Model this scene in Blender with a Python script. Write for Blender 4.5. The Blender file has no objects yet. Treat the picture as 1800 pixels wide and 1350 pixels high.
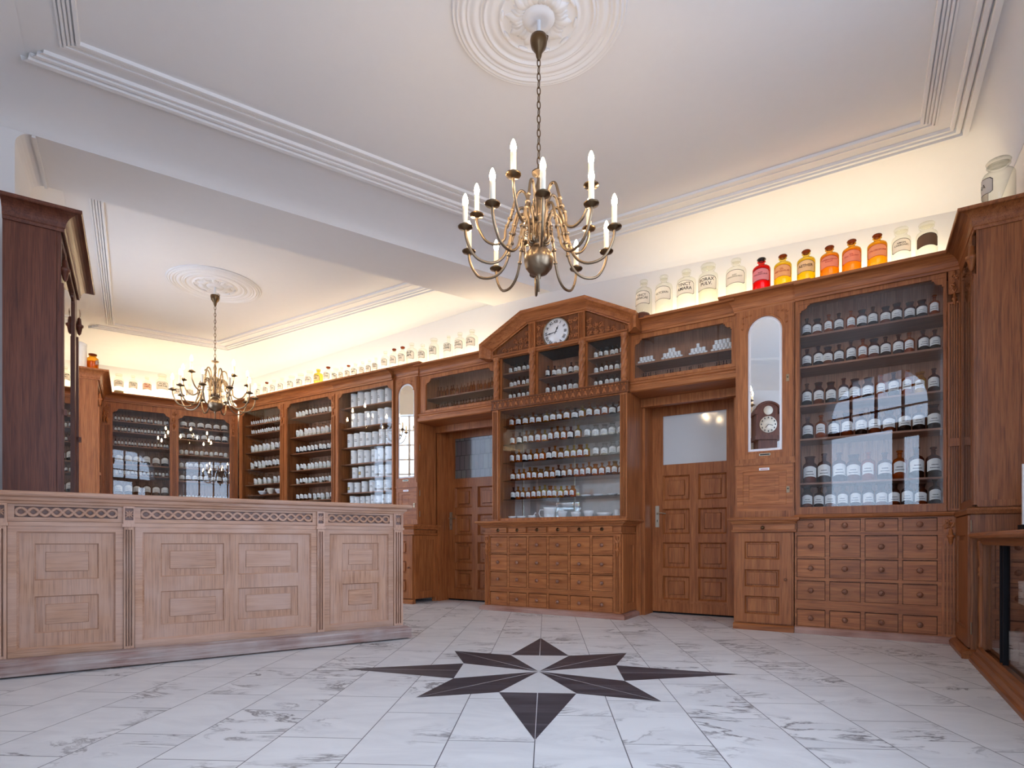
import bpy, math, random
from mathutils import Vector, Matrix
R_ = random.Random(7)
pi = math.pi; sin = math.sin; cos = math.cos
scene = bpy.context.scene
COL = scene.collection

# ------------------------------------------------------------------ camera
H = 0.78
cam_d = bpy.data.cameras.new('camera'); cam = bpy.data.objects.new('camera', cam_d); COL.objects.link(cam)
cam.location = (0, 0, H); cam.rotation_euler = (pi/2, 0, 0)
cam_d.sensor_width = 36; cam_d.lens = 36*1005/1800; cam_d.shift_y = (951-675)/1800
cam_d.clip_start = 0.02; cam_d.clip_end = 200
scene.camera = cam
# ------------------------------------------------------------------ view
scene.view_settings.view_transform = 'Standard'; scene.view_settings.look = 'None'
scene.view_settings.gamma = 1; scene.view_settings.use_curve_mapping = False
scene.view_settings.exposure = 1.0
cy = scene.cycles
cy.use_denoising = True
cy.max_bounces = 8; cy.diffuse_bounces = 5; cy.glossy_bounces = 4; cy.transmission_bounces = 6; cy.transparent_max_bounces = 28
cy.sample_clamp_indirect = 6; cy.caustics_reflective = False; cy.caustics_refractive = False
# ------------------------------------------------------------------ world (pale overcast sky)
W_ = bpy.data.worlds.new('sky'); scene.world = W_; W_.use_nodes = True
bg = W_.node_tree.nodes['Background']; bg.inputs[0].default_value = (0.60, 0.75, 1.0, 1); bg.inputs[1].default_value = 3.7
# frames: B = back wall, L = left wing, R = right wall, W = left wall
aB = math.atan2(-1005, 1650); aL = math.atan2(1005, 1520)
FR = {'B': aB, 'L': aL, 'R': aB-pi/2, 'W': aL+pi/2, 'X': 0.0}
def wp(fr, x, y, z=0.0):
    a = FR[fr]; return Vector((x*cos(a)-y*sin(a), x*sin(a)+y*cos(a), z))
# plan constants
QB = 5.95; UR = 0.956; QA = 10.85; XL = -0.95; YF = -0.30
def light_area(name, loc, rotm, sx, sy, power, col, portal=False, spread=pi):
    d = bpy.data.lights.new(name, 'AREA'); d.shape = 'RECTANGLE'; d.size = sx; d.size_y = sy; d.energy = power; d.color = col; d.spread = spread
    if portal: d.cycles.is_portal = True
    o = bpy.data.objects.new(name, d); COL.objects.link(o); o.matrix_world = Matrix.Translation(loc) @ rotm.to_4x4()
    return o
def look(dirv, up=Vector((0, 0, 1))):
    z = -Vector(dirv).normalized(); x = up.cross(z)
    if x.length < 1e-4: x = Vector((1, 0, 0))
    x.normalize(); y = z.cross(x)
    return Matrix((x, y, z)).transposed()
inR = -wp('B', 1, 0); inW = wp('L', 1, 0)
# daylight openings
light_area('sky_portal', Vector((0, YF-.14, 1.8)), look((0, 1, 0)), 1.8, 3.6, 1, (1, 1, 1), True)
light_area('sky_portal', wp('B', UR+.14, 2.3, 2.15), look(inR), 2.6, 2.4, 1, (1, 1, 1), True)
light_area('sky_portal', wp('L', XL-.14, 7.55, 2.1), look(inW), 2.1, 2.3, 1, (1, 1, 1), True)
# warm strips of light lying on top of the cabinets behind the bottles
WARM = (1.0, .85, .55)
STRIPS = [('B', -5.6, -.45, QB-.05, 3.1, 2.955, 6.0)]
def strip_light(fr, x0, x1, y, z, power):
    c = wp(fr, (x0+x1)/2, y, z); d = wp(fr, 1, 0)
    ez = -(Vector((0, 0, 1))*cos(.75)+wp(fr, 0, 1)*sin(.75)); ex = d; ey = ez.cross(ex)
    m = Matrix((ex, ey, ez)).transposed()
    return light_area('led_strip', c, m, x1-x0, .03, power, WARM)
strip_light('B', -1.93, .60, QB-.17, 2.965, 10)
strip_light('B', -8.9, -3.60, QB-.17, 2.965, 20)
strip_light('L', -.5, 1.5, QA-.17, 2.965, 8.5)

# ================================================================== helpers
class MB:
    def __init__(s): s.v = []; s.f = []; s.m = []; s.s = []
    def add(s, vs, fs, m=0, smooth=False):
        b = len(s.v); s.v += [tuple(p) for p in vs]
        for f in fs: s.f.append(tuple(b+i for i in f)); s.m.append(m); s.s.append(smooth)
    def box(s, x0, x1, y0, y1, z0, z1, m=0):
        s.add([(x0,y0,z0),(x1,y0,z0),(x1,y1,z0),(x0,y1,z0),(x0,y0,z1),(x1,y0,z1),(x1,y1,z1),(x0,y1,z1)],
              [(0,3,2,1),(4,5,6,7),(0,1,5,4),(1,2,6,5),(2,3,7,6),(3,0,4,7)], m)
    def frustum(s, x0, x1, z0, z1, y0, y1, ins, m=0):   # base rect at y0, smaller rect at y1 toward viewer
        s.add([(x0,y0,z0),(x1,y0,z0),(x1,y0,z1),(x0,y0,z1),(x0+ins,y1,z0+ins),(x1-ins,y1,z0+ins),(x1-ins,y1,z1-ins),(x0+ins,y1,z1-ins)],
              [(4,5,6,7),(0,1,5,4),(1,2,6,5),(2,3,7,6),(3,0,4,7)], m)
    def prism(s, pts, z0, z1, m=0, smooth=False):       # pts (x,y) ccw, along z
        n = len(pts)
        s.add([(x,y,z0) for x,y in pts]+[(x,y,z1) for x,y in pts], [tuple(range(n))[::-1], tuple(range(n,2*n))], m)
        s.add([(x,y,z0) for x,y in pts]+[(x,y,z1) for x,y in pts], [(i,(i+1)%n,n+(i+1)%n,n+i) for i in range(n)], m, smooth)
    def prism_y(s, pts, y0, y1, m=0):                    # pts (x,z), along y
        n = len(pts)
        s.add([(x,y0,z) for x,z in pts]+[(x,y1,z) for x,z in pts], [tuple(range(n)), tuple(range(n,2*n))[::-1]]+[(i,n+i,n+(i+1)%n,(i+1)%n) for i in range(n)], m)
    def prism_x(s, pts, x0, x1, m=0):                    # pts (y,z)
        n = len(pts)
        s.add([(x0,y,z) for y,z in pts]+[(x1,y,z) for y,z in pts], [tuple(range(n)), tuple(range(n,2*n))[::-1]]+[(i,n+i,n+(i+1)%n,(i+1)%n) for i in range(n)], m)
    def lathe(s, cx, cy_, prof, n=16, m=0, axis='z', smooth=True, cz=0, sx=1):
        vs = []
        for r, t in prof:
            for k in range(n):
                a = 2*pi*k/n
                if axis == 'z': vs.append((cx+r*cos(a)*sx, cy_+r*sin(a), cz+t))
                elif axis == 'y': vs.append((cx+r*cos(a), cy_+t, cz+r*sin(a)))
                else: vs.append((cx+t, cy_+r*cos(a), cz+r*sin(a)))
        fs = []
        for i in range(len(prof)-1):
            for k in range(n):
                fs.append((i*n+k, i*n+(k+1)%n, (i+1)*n+(k+1)%n, (i+1)*n+k))
        s.add(vs, fs, m, smooth)
        if prof[0][0] > 1e-5: s.add(vs[:n], [tuple(range(n))[::-1]], m)
        if prof[-1][0] > 1e-5: s.add(vs[-n:], [tuple(range(n))], m)
    def tube(s, pts, rad, n=8, m=0, closed=False, flat=1.0):
        P = [Vector(p) for p in pts]; N = len(P)
        if not isinstance(rad, (list, tuple)): rad = [rad]*N
        vs = []; prev = None
        for i, p in enumerate(P):
            if closed: t = P[(i+1)%N]-P[i-1]
            else: t = P[min(i+1,N-1)]-P[max(i-1,0)]
            t.normalize()
            if prev is None:
                a = Vector((0,0,1)) if abs(t.z) < .9 else Vector((1,0,0))
                prev = t.cross(a).normalized()
            u = (prev - t*prev.dot(t)).normalized(); w = t.cross(u); prev = u
            for k in range(n):
                a = 2*pi*k/n; vs.append(p+(u*cos(a)+w*sin(a)*flat)*rad[i])
        fs = []
        for i in range(N if closed else N-1):
            j = (i+1)%N
            for k in range(n): fs.append((i*n+k, i*n+(k+1)%n, j*n+(k+1)%n, j*n+k))
        s.add(vs, fs, m, True)
        if not closed: s.add(vs[:n], [tuple(range(n))[::-1]], m); s.add(vs[-n:], [tuple(range(n))], m)
    def sweep(s, path, prof, m=0, closed=False, plane='xy', inward=1, smooth=False):
        # path 2-D points; prof (offset, height). offset to the right of travel * inward; mitred
        n = len(path); vs = []
        for i, p in enumerate(path):
            p = Vector(p)
            a = Vector(path[i-1]) if (closed or i > 0) else None
            b = Vector(path[(i+1)%n]) if (closed or i < n-1) else None
            def nr(d): d = d.normalized(); return Vector((d.y, -d.x))
            if a is None: mv = nr(b-p)
            elif b is None: mv = nr(p-a)
            else:
                n1 = nr(p-a); n2 = nr(b-p); h = (n1+n2); mv = h/(h.dot(n1))
            for o, t in prof:
                q = p+mv*o*inward
                vs.append((q.x, q.y, t) if plane == 'xy' else (q.x, t, q.y))
        k = len(prof); fs = []
        for i in range(n if closed else n-1):
            j = (i+1)%n
            for c in range(k-1): fs.append((i*k+c, j*k+c, j*k+c+1, i*k+c+1))
        s.add(vs, fs, m, smooth)
        if not closed: s.add(vs[:k], [tuple(range(k))], m); s.add(vs[-k:], [tuple(range(k))[::-1]], m)
    def build(s, name, mats, parent=None, org=(0,0,0), fr=None):
        me = bpy.data.meshes.new(name)
        ox, oy, oz = org
        me.from_pydata([(x-ox, y-oy, z-oz) for x, y, z in s.v], [], s.f)
        if not isinstance(mats, (list, tuple)): mats = [mats]
        for mt in mats: me.materials.append(mt)
        me.polygons.foreach_set('material_index', [min(i, len(mats)-1) for i in s.m])
        me.polygons.foreach_set('use_smooth', s.s)
        me.validate(); me.update()
        o = bpy.data.objects.new(name, me); COL.objects.link(o)
        if parent is not None: o.parent = parent
        elif fr is not None:
            o.location = wp(fr, ox, oy, oz); o.rotation_euler = (0, 0, FR[fr])
        return o
def tag(o, label=None, cat=None, group=None, kind=None):
    if label: o['label'] = label
    if cat: o['category'] = cat
    if group: o['group'] = group
    if kind: o['kind'] = kind
    return o
class Th:
    """a thing: an Empty at its base, parts built in the frame's coordinates"""
    def __init__(s, name, label, cat, fr, x, y, z=0, group=None, kind=None):
        s.fr = fr; s.org = (x, y, z); e = bpy.data.objects.new(name, None); COL.objects.link(e)
        e.location = wp(fr, x, y, z); e.rotation_euler = (0, 0, FR[fr]); e.empty_display_size = .1
        s.e = tag(e, label, cat, group, kind)
    def part(s, name, mb, mats, label=None):
        o = mb.build(name, mats, s.e, s.org); return tag(o, label)
    def sub(s, name, mb, mats, par, label=None):
        o = mb.build(name, mats, par, s.org); return tag(o, label)
def struct(name, mb, mats, fr='X', org=(0,0,0)):
    return tag(mb.build(name, mats, None, org, fr), kind='structure')

# ================================================================== materials
def newmat(name):
    m = bpy.data.materials.new(name); m.use_nodes = True; nt = m.node_tree
    for n in list(nt.nodes): nt.nodes.remove(n)
    return m, nt
def nd(nt, t, **kw):
    n = nt.nodes.new(t)
    for k, v in kw.items():
        if k in n.inputs: n.inputs[k].default_value = v
        else: setattr(n, k, v)
    return n
def simple(name, col, rough=.5, metal=0, spec=.5, em=None, es=0, var=.06):
    m, nt = newmat(name); o = nd(nt, 'ShaderNodeOutputMaterial'); b = nd(nt, 'ShaderNodeBsdfPrincipled')
    tc = nd(nt, 'ShaderNodeTexCoord'); no = nd(nt, 'ShaderNodeTexNoise', Scale=14.0, Detail=3.0)
    mr = nd(nt, 'ShaderNodeMapRange'); mr.inputs[3].default_value = 1-var; mr.inputs[4].default_value = 1+var
    mx = nd(nt, 'ShaderNodeVectorMath', operation='SCALE'); mx.inputs[0].default_value = col[:3]
    L = nt.links.new
    L(tc.outputs['Object'], no.inputs['Vector']); L(no.outputs[0], mr.inputs[0]); L(mr.outputs[0], mx.inputs['Scale']); L(mx.outputs[0], b.inputs['Base Color'])
    b.inputs['Roughness'].default_value = rough; b.inputs['Metallic'].default_value = metal
    b.inputs['Specular IOR Level'].default_value = spec
    if em: b.inputs['Emission Color'].default_value = (*em, 1); b.inputs['Emission Strength'].default_value = es
    L(b.outputs[0], o.inputs[0]); return m
def wood(name, c1, c2, c3, axis='z', scale=1.0, rough=.42, wear=None, bump=.25, spec=.4):
    m, nt = newmat(name); L = nt.links.new
    o = nd(nt, 'ShaderNodeOutputMaterial'); b = nd(nt, 'ShaderNodeBsdfPrincipled')
    tc = nd(nt, 'ShaderNodeTexCoord'); oi = nd(nt, 'ShaderNodeObjectInfo')
    ad = nd(nt, 'ShaderNodeVectorMath', operation='ADD')
    cb = nd(nt, 'ShaderNodeCombineXYZ'); ml = nd(nt, 'ShaderNodeMath', operation='MULTIPLY'); ml.inputs[1].default_value = 13.7
    L(oi.outputs['Random'], ml.inputs[0]); L(ml.outputs[0], cb.inputs[0]); L(ml.outputs[0], cb.inputs[2])
    L(tc.outputs['Object'], ad.inputs[0]); L(cb.outputs[0], ad.inputs[1])
    mp = nd(nt, 'ShaderNodeMapping')
    st = {'z': (34, 34, 2.2), 'x': (2.2, 34, 34), 'y': (34, 2.2, 34)}[axis]
    mp.inputs['Scale'].default_value = tuple(k*scale for k in st)
    L(ad.outputs[0], mp.inputs[0])
    n1 = nd(nt, 'ShaderNodeTexNoise', Scale=1.0, Detail=5.0, Roughness=.6, Distortion=.6); L(mp.outputs[0], n1.inputs['Vector'])
    mp2 = nd(nt, 'ShaderNodeMapping'); st2 = {'z': (170, 170, 5), 'x': (5, 170, 170), 'y': (170, 5, 170)}[axis]
    mp2.inputs['Scale'].default_value = tuple(k*scale for k in st2); L(ad.outputs[0], mp2.inputs[0])
    n2 = nd(nt, 'ShaderNodeTexNoise', Scale=1.0, Detail=2.0); L(mp2.outputs[0], n2.inputs['Vector'])
    r1 = nd(nt, 'ShaderNodeValToRGB'); L(n1.outputs[0], r1.inputs[0])
    e = r1.color_ramp.elements; e[0].position = .3; e[0].color = (*c1, 1); e[1].position = .72; e[1].color = (*c3, 1)
    k = e.new(.5); k.color = (*c2, 1)
    r2 = nd(nt, 'ShaderNodeValToRGB'); L(n2.outputs[0], r2.inputs[0]); e = r2.color_ramp.elements
    e[0].position = .36; e[0].color = (.55, .5, .5, 1); e[1].position = .5; e[1].color = (1, 1, 1, 1)
    mx = nd(nt, 'ShaderNodeMix', data_type='RGBA', blend_type='MULTIPLY'); mx.inputs[0].default_value = .7
    L(r1.outputs[0], mx.inputs[6]); L(r2.outputs[0], mx.inputs[7])
    out = mx.outputs[2]
    if wear:
        n3 = nd(nt, 'ShaderNodeTexNoise', Scale=3.0, Detail=4.0); L(ad.outputs[0], n3.inputs['Vector'])
        mr = nd(nt, 'ShaderNodeMapRange'); mr.inputs[1].default_value = .35; mr.inputs[2].default_value = .7; mr.inputs[4].default_value = .75
        L(n3.outputs[0], mr.inputs[0]); m2 = nd(nt, 'ShaderNodeMix', data_type='RGBA'); m2.inputs[7].default_value = (*wear, 1)
        L(mr.outputs[0], m2.inputs[0]); L(out, m2.inputs[6]); out = m2.outputs[2]
    hv = nd(nt, 'ShaderNodeHueSaturation'); mr2 = nd(nt, 'ShaderNodeMapRange'); mr2.inputs[3].default_value = .88; mr2.inputs[4].default_value = 1.1
    L(oi.outputs['Random'], mr2.inputs[0]); L(mr2.outputs[0], hv.inputs['Value']); L(out, hv.inputs['Color'])
    L(hv.outputs[0], b.inputs['Base Color']); b.inputs['Roughness'].default_value = rough; b.inputs['Specular IOR Level'].default_value = spec
    bp = nd(nt, 'ShaderNodeBump', Strength=bump, Distance=.002); L(n2.outputs[0], bp.inputs['Height']); L(bp.outputs[0], b.inputs['Normal'])
    L(b.outputs[0], o.inputs[0]); return m
O1, O2, O3 = (.26, .078, .020), (.40, .132, .038), (.50, .19, .062)
oak = wood('oak_upright', O1, O2, O3, 'z'); oakh = wood('oak_level', O1, O2, O3, 'x'); oaky = wood('oak_deep', O1, O2, O3, 'y')
D1, D2_, D3 = (.085, .024, .012), (.135, .040, .020), (.18, .060, .030)
dark = wood('dark_oak_upright', D1, D2_, D3, 'z'); darkh = wood('dark_oak_level', D1, D2_, D3, 'x')
K1, K2, K3 = (.42, .215, .125), (.50, .27, .162), (.57, .335, .215)
cnt = wood('counter_oak_upright', K1, K2, K3, 'z', rough=.55, wear=(.56, .37, .29)); cnth = wood('counter_oak_level', K1, K2, K3, 'x', rough=.55, wear=(.56, .37, .29))
scuff = wood('scuffed_plinth', (.19, .09, .07), (.31, .19, .16), (.46, .37, .33), 'x', rough=.6, wear=(.48, .43, .40))
carve = wood('shaded_carving_oak', (.13, .04, .012), (.19, .06, .018), (.24, .085, .028), 'z')  # shade between the carvings painted as a darker ground board
carve_c_shade = wood('shaded_carving_counter', (.13, .065, .050), (.20, .11, .085), (.28, .16, .12), 'x')  # counter carving ground darkened in colour to stand for shade in the recesses
oakd = wood('shaded_oak_upright', tuple(.72*c for c in O1), tuple(.72*c for c in O2), tuple(.72*c for c in O3), 'z'); oakh_shade = wood('shaded_oak_level', tuple(.72*c for c in O1), tuple(.72*c for c in O2), tuple(.72*c for c in O3), 'x')  # oak darkened in colour to paint the shade on the right-hand pieces
shelfw = wood('shelf_oak', (.17, .065, .03), (.27, .11, .05), (.36, .16, .075), 'x')
backw = wood('cabinet_back_oak', (.40, .185, .105), (.50, .245, .14), (.57, .30, .18), 'z', rough=.6)
plaster = simple('plaster', (.76, .75, .745), .85, spec=.2, var=.015)
white_trim = simple('white_trim', (.79, .78, .775), .8, spec=.2, var=.01)
brass = simple('aged_brass', (.27, .195, .125), .33, 1)
bronze = simple('dark_bronze', (.15, .095, .05), .30, 1)
steel = simple('worn_steel', (.55, .52, .42), .4, 1)
porc = simple('porcelain', (.86, .87, .88), .18)
porcw = simple('cream_porcelain', (.80, .72, .60), .25)
paper = None
ink = simple('ink', (.03, .03, .035), .6); redink = simple('red_ink', (.45, .05, .03), .6)
black = simple('black_metal', (.012, .012, .014), .7, spec=.15)
ivory = simple('candle_ivory', (.86, .78, .62), .5)
def emis(name, col, s):
    m, nt = newmat(name); o = nd(nt, 'ShaderNodeOutputMaterial'); e = nd(nt, 'ShaderNodeEmission'); e.inputs[0].default_value = (*col, 1); e.inputs[1].default_value = s
    nt.links.new(e.outputs[0], o.inputs[0]); return m
bulbm = emis('lit_bulb', (1.0, .72, .42), 62)
def glass(name, col, edge=.5, spec=.35, rough=.03, cloud=None, cf=.3):
    """thin tinted glass: tinted transmission, darker where seen edge-on, and a clear surface reflection"""
    m, nt = newmat(name); L = nt.links.new; o = nd(nt, 'ShaderNodeOutputMaterial')
    lw = nd(nt, 'ShaderNodeLayerWeight', Blend=.35)
    rp = nd(nt, 'ShaderNodeMix', data_type='RGBA'); rp.inputs[6].default_value = (*col, 1); rp.inputs[7].default_value = (*[c*edge for c in col], 1)
    L(lw.outputs['Facing'], rp.inputs[0])
    t = nd(nt, 'ShaderNodeBsdfTransparent'); L(rp.outputs[2], t.inputs[0])
    base = t.outputs[0]
    if cloud:
        d = nd(nt, 'ShaderNodeBsdfDiffuse'); d.inputs[0].default_value = (*cloud, 1); tr = nd(nt, 'ShaderNodeBsdfTranslucent'); tr.inputs[0].default_value = (*cloud, 1)
        a = nd(nt, 'ShaderNodeMixShader'); a.inputs[0].default_value = .6; L(d.outputs[0], a.inputs[1]); L(tr.outputs[0], a.inputs[2])
        c = nd(nt, 'ShaderNodeMixShader'); c.inputs[0].default_value = cf; L(base, c.inputs[1]); L(a.outputs[0], c.inputs[2]); base = c.outputs[0]
    g = nd(nt, 'ShaderNodeBsdfGlossy', Roughness=rough); lw2 = nd(nt, 'ShaderNodeLayerWeight', Blend=.5)
    pw = nd(nt, 'ShaderNodeMath', operation='POWER'); pw.inputs[1].default_value = 5; L(lw2.outputs['Facing'], pw.inputs[0])
    sch = nd(nt, 'ShaderNodeMath', operation='MULTIPLY_ADD'); sch.inputs[1].default_value = .96; sch.inputs[2].default_value = .04; L(pw.outputs[0], sch.inputs[0])
    ml = nd(nt, 'ShaderNodeMath', operation='MULTIPLY'); ml.inputs[1].default_value = spec*2; ml.use_clamp = True; L(sch.outputs[0], ml.inputs[0])
    x = nd(nt, 'ShaderNodeMixShader'); L(ml.outputs[0], x.inputs[0]); L(base, x.inputs[1]); L(g.outputs[0], x.inputs[2]); L(x.outputs[0], o.inputs[0])
    return m
pane = glass('cabinet_glass', (.98, .99, .99), .97, .46, 0.0)
shelfglass = glass('glass_shelf', (.80, .88, .86), .5, .6)
gl = {
 'clear': glass('clear_glass', (.96, .97, .95), .70),
 'green': glass('pale_green_glass', (.985, .985, .94), .90, .16),
 'amber': glass('amber_glass', (.97, .56, .10), .6),
 'brown': glass('brown_glass', (.50, .20, .06), .45),
 'yellow': glass('yellow_glass', (.99, .84, .30), .7),
 'orange': glass('orange_glass', (.99, .66, .14), .6),
 'red': glass('red_glass', (.93, .14, .10), .6),
 'olive': glass('honey_glass', (.85, .58, .22), .55),
}
liq = {
 'clear': glass('clear_liquid', (.95, .96, .95), .85, .1),
 'green': glass('clear_liquid_b', (.96, .97, .92), .9, .1),
 'amber': glass('amber_liquid', (.97, .62, .10), .85, .1, cloud=(.97, .52, .05), cf=.35),
 'brown': glass('brown_liquid', (.40, .12, .04), .6, .1, cloud=(.2, .05, .015), cf=.6),
 'dark': glass('dark_liquid', (.05, .03, .03), .6, .1, cloud=(.02, .012, .015), cf=.8),
 'yellow': glass('yellow_liquid', (.99, .90, .20), .92, .1, cloud=(.99, .80, .05), cf=.10),
 'orange': glass('orange_liquid', (.99, .74, .14), .92, .1, cloud=(.99, .6, .03), cf=.10),
 'red': glass('red_liquid', (.94, .14, .10), .9, .1, cloud=(.9, .03, .03), cf=.12),
 'powder': simple('white_powder', (.80, .76, .68), .9), 'tan': simple('tan_powder', (.55, .38, .2), .9),
}
def papermat(name, col, tf=.12):
    m, nt = newmat(name); L = nt.links.new; o = nd(nt, 'ShaderNodeOutputMaterial'); d = nd(nt, 'ShaderNodeBsdfDiffuse'); t = nd(nt, 'ShaderNodeBsdfTranslucent')
    d.inputs[0].default_value = (*col, 1); t.inputs[0].default_value = (*col, 1); x = nd(nt, 'ShaderNodeMixShader'); x.inputs[0].default_value = tf
    L(d.outputs[0], x.inputs[1]); L(t.outputs[0], x.inputs[2]); L(x.outputs[0], o.inputs[0]); return m
paper = papermat('label_white', (.95, .95, .93)); enamel = papermat('label_enamel', (.95, .93, .90), .62); paperp = papermat('label_pink', (.95, .72, .60), .62); paperb = simple('label_brown', (.22, .12, .06), .8)
plinthw = wood('scuffed_oak_plinth', (.24, .10, .065), (.34, .16, .11), (.42, .23, .17), 'x', rough=.6, wear=(.46, .30, .25))
silver = None
blackglass = simple('black_stopper', (.02, .012, .01), .15)
def mirror_mat():
    m, nt = newmat('mirror'); o = nd(nt, 'ShaderNodeOutputMaterial'); g = nd(nt, 'ShaderNodeBsdfGlossy', Roughness=0.0); g.inputs[0].default_value = (.88, .89, .88, 1)
    nt.links.new(g.outputs[0], o.inputs[0]); return m
mirror = mirror_mat()
def silver_mat():  # white mixed into the mirror so the bottles look lit from behind
    m, nt = newmat('brightened_mirror_back'); L = nt.links.new; o = nd(nt, 'ShaderNodeOutputMaterial'); g = nd(nt, 'ShaderNodeBsdfGlossy', Roughness=.02); g.inputs[0].default_value = (.85, .87, .88, 1)
    d = nd(nt, 'ShaderNodeBsdfDiffuse'); d.inputs[0].default_value = (.80, .79, .77, 1); x = nd(nt, 'ShaderNodeMixShader')
    tc = nd(nt, 'ShaderNodeTexCoord'); n = nd(nt, 'ShaderNodeTexNoise', Scale=6.0, Detail=4.0); mr = nd(nt, 'ShaderNodeMapRange'); mr.inputs[3].default_value = .35; mr.inputs[4].default_value = .75
    L(tc.outputs['Object'], n.inputs['Vector']); L(n.outputs[0], mr.inputs[0]); L(mr.outputs[0], x.inputs[0]); L(g.outputs[0], x.inputs[1]); L(d.outputs[0], x.inputs[2]); L(x.outputs[0], o.inputs[0]); return m
silver = silver_mat()
bevelm = simple('bevel_painted_reflection', (.97, .98, 1.0), .15, 0, .8, var=.01)  # white colour paints the window's reflection in the bevel
frost = simple('frosted_pane', (.62, .65, .66), .08, spec=1.0, var=.01)
def leaded():
    m, nt = newmat('curtained_leaded_pane'); L = nt.links.new; o = nd(nt, 'ShaderNodeOutputMaterial'); b = nd(nt, 'ShaderNodeBsdfPrincipled', Roughness=.12)
    tc = nd(nt, 'ShaderNodeTexCoord'); mp = nd(nt, 'ShaderNodeMapping'); mp.inputs['Rotation'].default_value = (pi/2, 0, 0); L(tc.outputs['Object'], mp.inputs[0])
    br = nd(nt, 'ShaderNodeTexBrick', Scale=1.0); br.inputs['Color1'].default_value = (.17, .175, .16, 1); br.inputs['Color2'].default_value = (.12, .095, .105, 1); br.inputs['Mortar'].default_value = (.02, .022, .025, 1)
    br.inputs['Mortar Size'].default_value = .0035; br.inputs['Brick Width'].default_value = .075; br.inputs['Row Height'].default_value = .19; br.offset = .35
    L(mp.outputs[0], br.inputs[0]); L(br.outputs[0], b.inputs['Base Color']); L(b.outputs[0], o.inputs[0]); return m
leadm = leaded()
def marble():
    m, nt = newmat('marble_tiles'); L = nt.links.new; o = nd(nt, 'ShaderNodeOutputMaterial'); b = nd(nt, 'ShaderNodeBsdfPrincipled')
    tc = nd(nt, 'ShaderNodeTexCoord'); sp = nd(nt, 'ShaderNodeSeparateXYZ'); cb = nd(nt, 'ShaderNodeCombineXYZ')
    L(tc.outputs['Object'], sp.inputs[0]); L(sp.outputs[1], cb.inputs[0]); L(sp.outputs[0], cb.inputs[1])
    br = nd(nt, 'ShaderNodeTexBrick', Scale=1.0); br.inputs['Color1'].default_value = (0, 0, 0, 1); br.inputs['Color2'].default_value = (1, 1, 1, 1); br.inputs['Mortar'].default_value = (.5, .5, .5, 1)
    br.inputs['Mortar Size'].default_value = .0022; br.inputs['Mortar Smooth'].default_value = 0; br.inputs['Brick Width'].default_value = .60; br.inputs['Row Height'].default_value = .34; br.offset = .42
    L(cb.outputs[0], br.inputs[0])
    sc = nd(nt, 'ShaderNodeVectorMath', operation='SCALE'); sc.inputs['Scale'].default_value = 31.0; L(br.outputs[0], sc.inputs[0])
    ad = nd(nt, 'ShaderNodeVectorMath', operation='ADD'); L(tc.outputs['Object'], ad.inputs[0]); L(sc.outputs[0], ad.inputs[1])
    mp = nd(nt, 'ShaderNodeMapping'); mp.inputs['Rotation'].default_value = (0, 0, .5); mp.inputs['Scale'].default_value = (1.0, 2.6, 1); L(ad.outputs[0], mp.inputs[0])
    n0 = nd(nt, 'ShaderNodeTexNoise', Scale=2.2, Detail=8.0, Roughness=.62, Distortion=1.3); L(mp.outputs[0], n0.inputs['Vector'])
    # veins: thin band where noise crosses .5
    s1 = nd(nt, 'ShaderNodeMath', operation='SUBTRACT'); s1.inputs[1].default_value = .5; L(n0.outputs[0], s1.inputs[0])
    ab = nd(nt, 'ShaderNodeMath', operation='ABSOLUTE'); L(s1.outputs[0], ab.inputs[0])
    r = nd(nt, 'ShaderNodeValToRGB'); L(ab.outputs[0], r.inputs[0]); e = r.color_ramp.elements; e[0].position = .0; e[0].color = (1, 1, 1, 1); e[1].position = .034; e[1].color = (0, 0, 0, 1)
    n1 = nd(nt, 'ShaderNodeTexNoise', Scale=1.7, Detail=3.0); L(ad.outputs[0], n1.inputs['Vector'])
    r1 = nd(nt, 'ShaderNodeValToRGB'); L(n1.outputs[0], r1.inputs[0]); e = r1.color_ramp.elements; e[0].position = .50; e[0].color = (0, 0, 0, 1); e[1].position = .62; e[1].color = (1, 1, 1, 1)
    mm = nd(nt, 'ShaderNodeMath', operation='MULTIPLY'); L(r.outputs[0], mm.inputs[0]); L(r1.outputs[0], mm.inputs[1])
    cl = nd(nt, 'ShaderNodeValToRGB'); L(n0.outputs[0], cl.inputs[0]); e = cl.color_ramp.elements; e[0].position = .25; e[0].color = (.66, .66, .665, 1); e[1].position = .6; e[1].color = (.79, .79, .785, 1)
    mx = nd(nt, 'ShaderNodeMix', data_type='RGBA'); mx.inputs[7].default_value = (.13, .12, .125, 1); L(mm.outputs[0], mx.inputs[0]); L(cl.outputs[0], mx.inputs[6])
    mo = nd(nt, 'ShaderNodeMix', data_type='RGBA'); mo.inputs[7].default_value = (.16, .155, .165, 1); L(br.outputs['Fac'], mo.inputs[0]); L(mx.outputs[2], mo.inputs[6])
    L(mo.outputs[2], b.inputs['Base Color']); b.inputs['Roughness'].default_value = .38; b.inputs['Specular IOR Level'].default_value = .35
    L(b.outputs[0], o.inputs[0]); return m
marb = marble()
whitemarb = simple('white_marble', (.72, .72, .715), .38)
slate = wood('black_marble', (.035, .033, .042), (.050, .048, .060), (.11, .105, .12), 'x', scale=.5, rough=.40, bump=0)
street = simple('street', (.35, .36, .38), .9)

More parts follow.
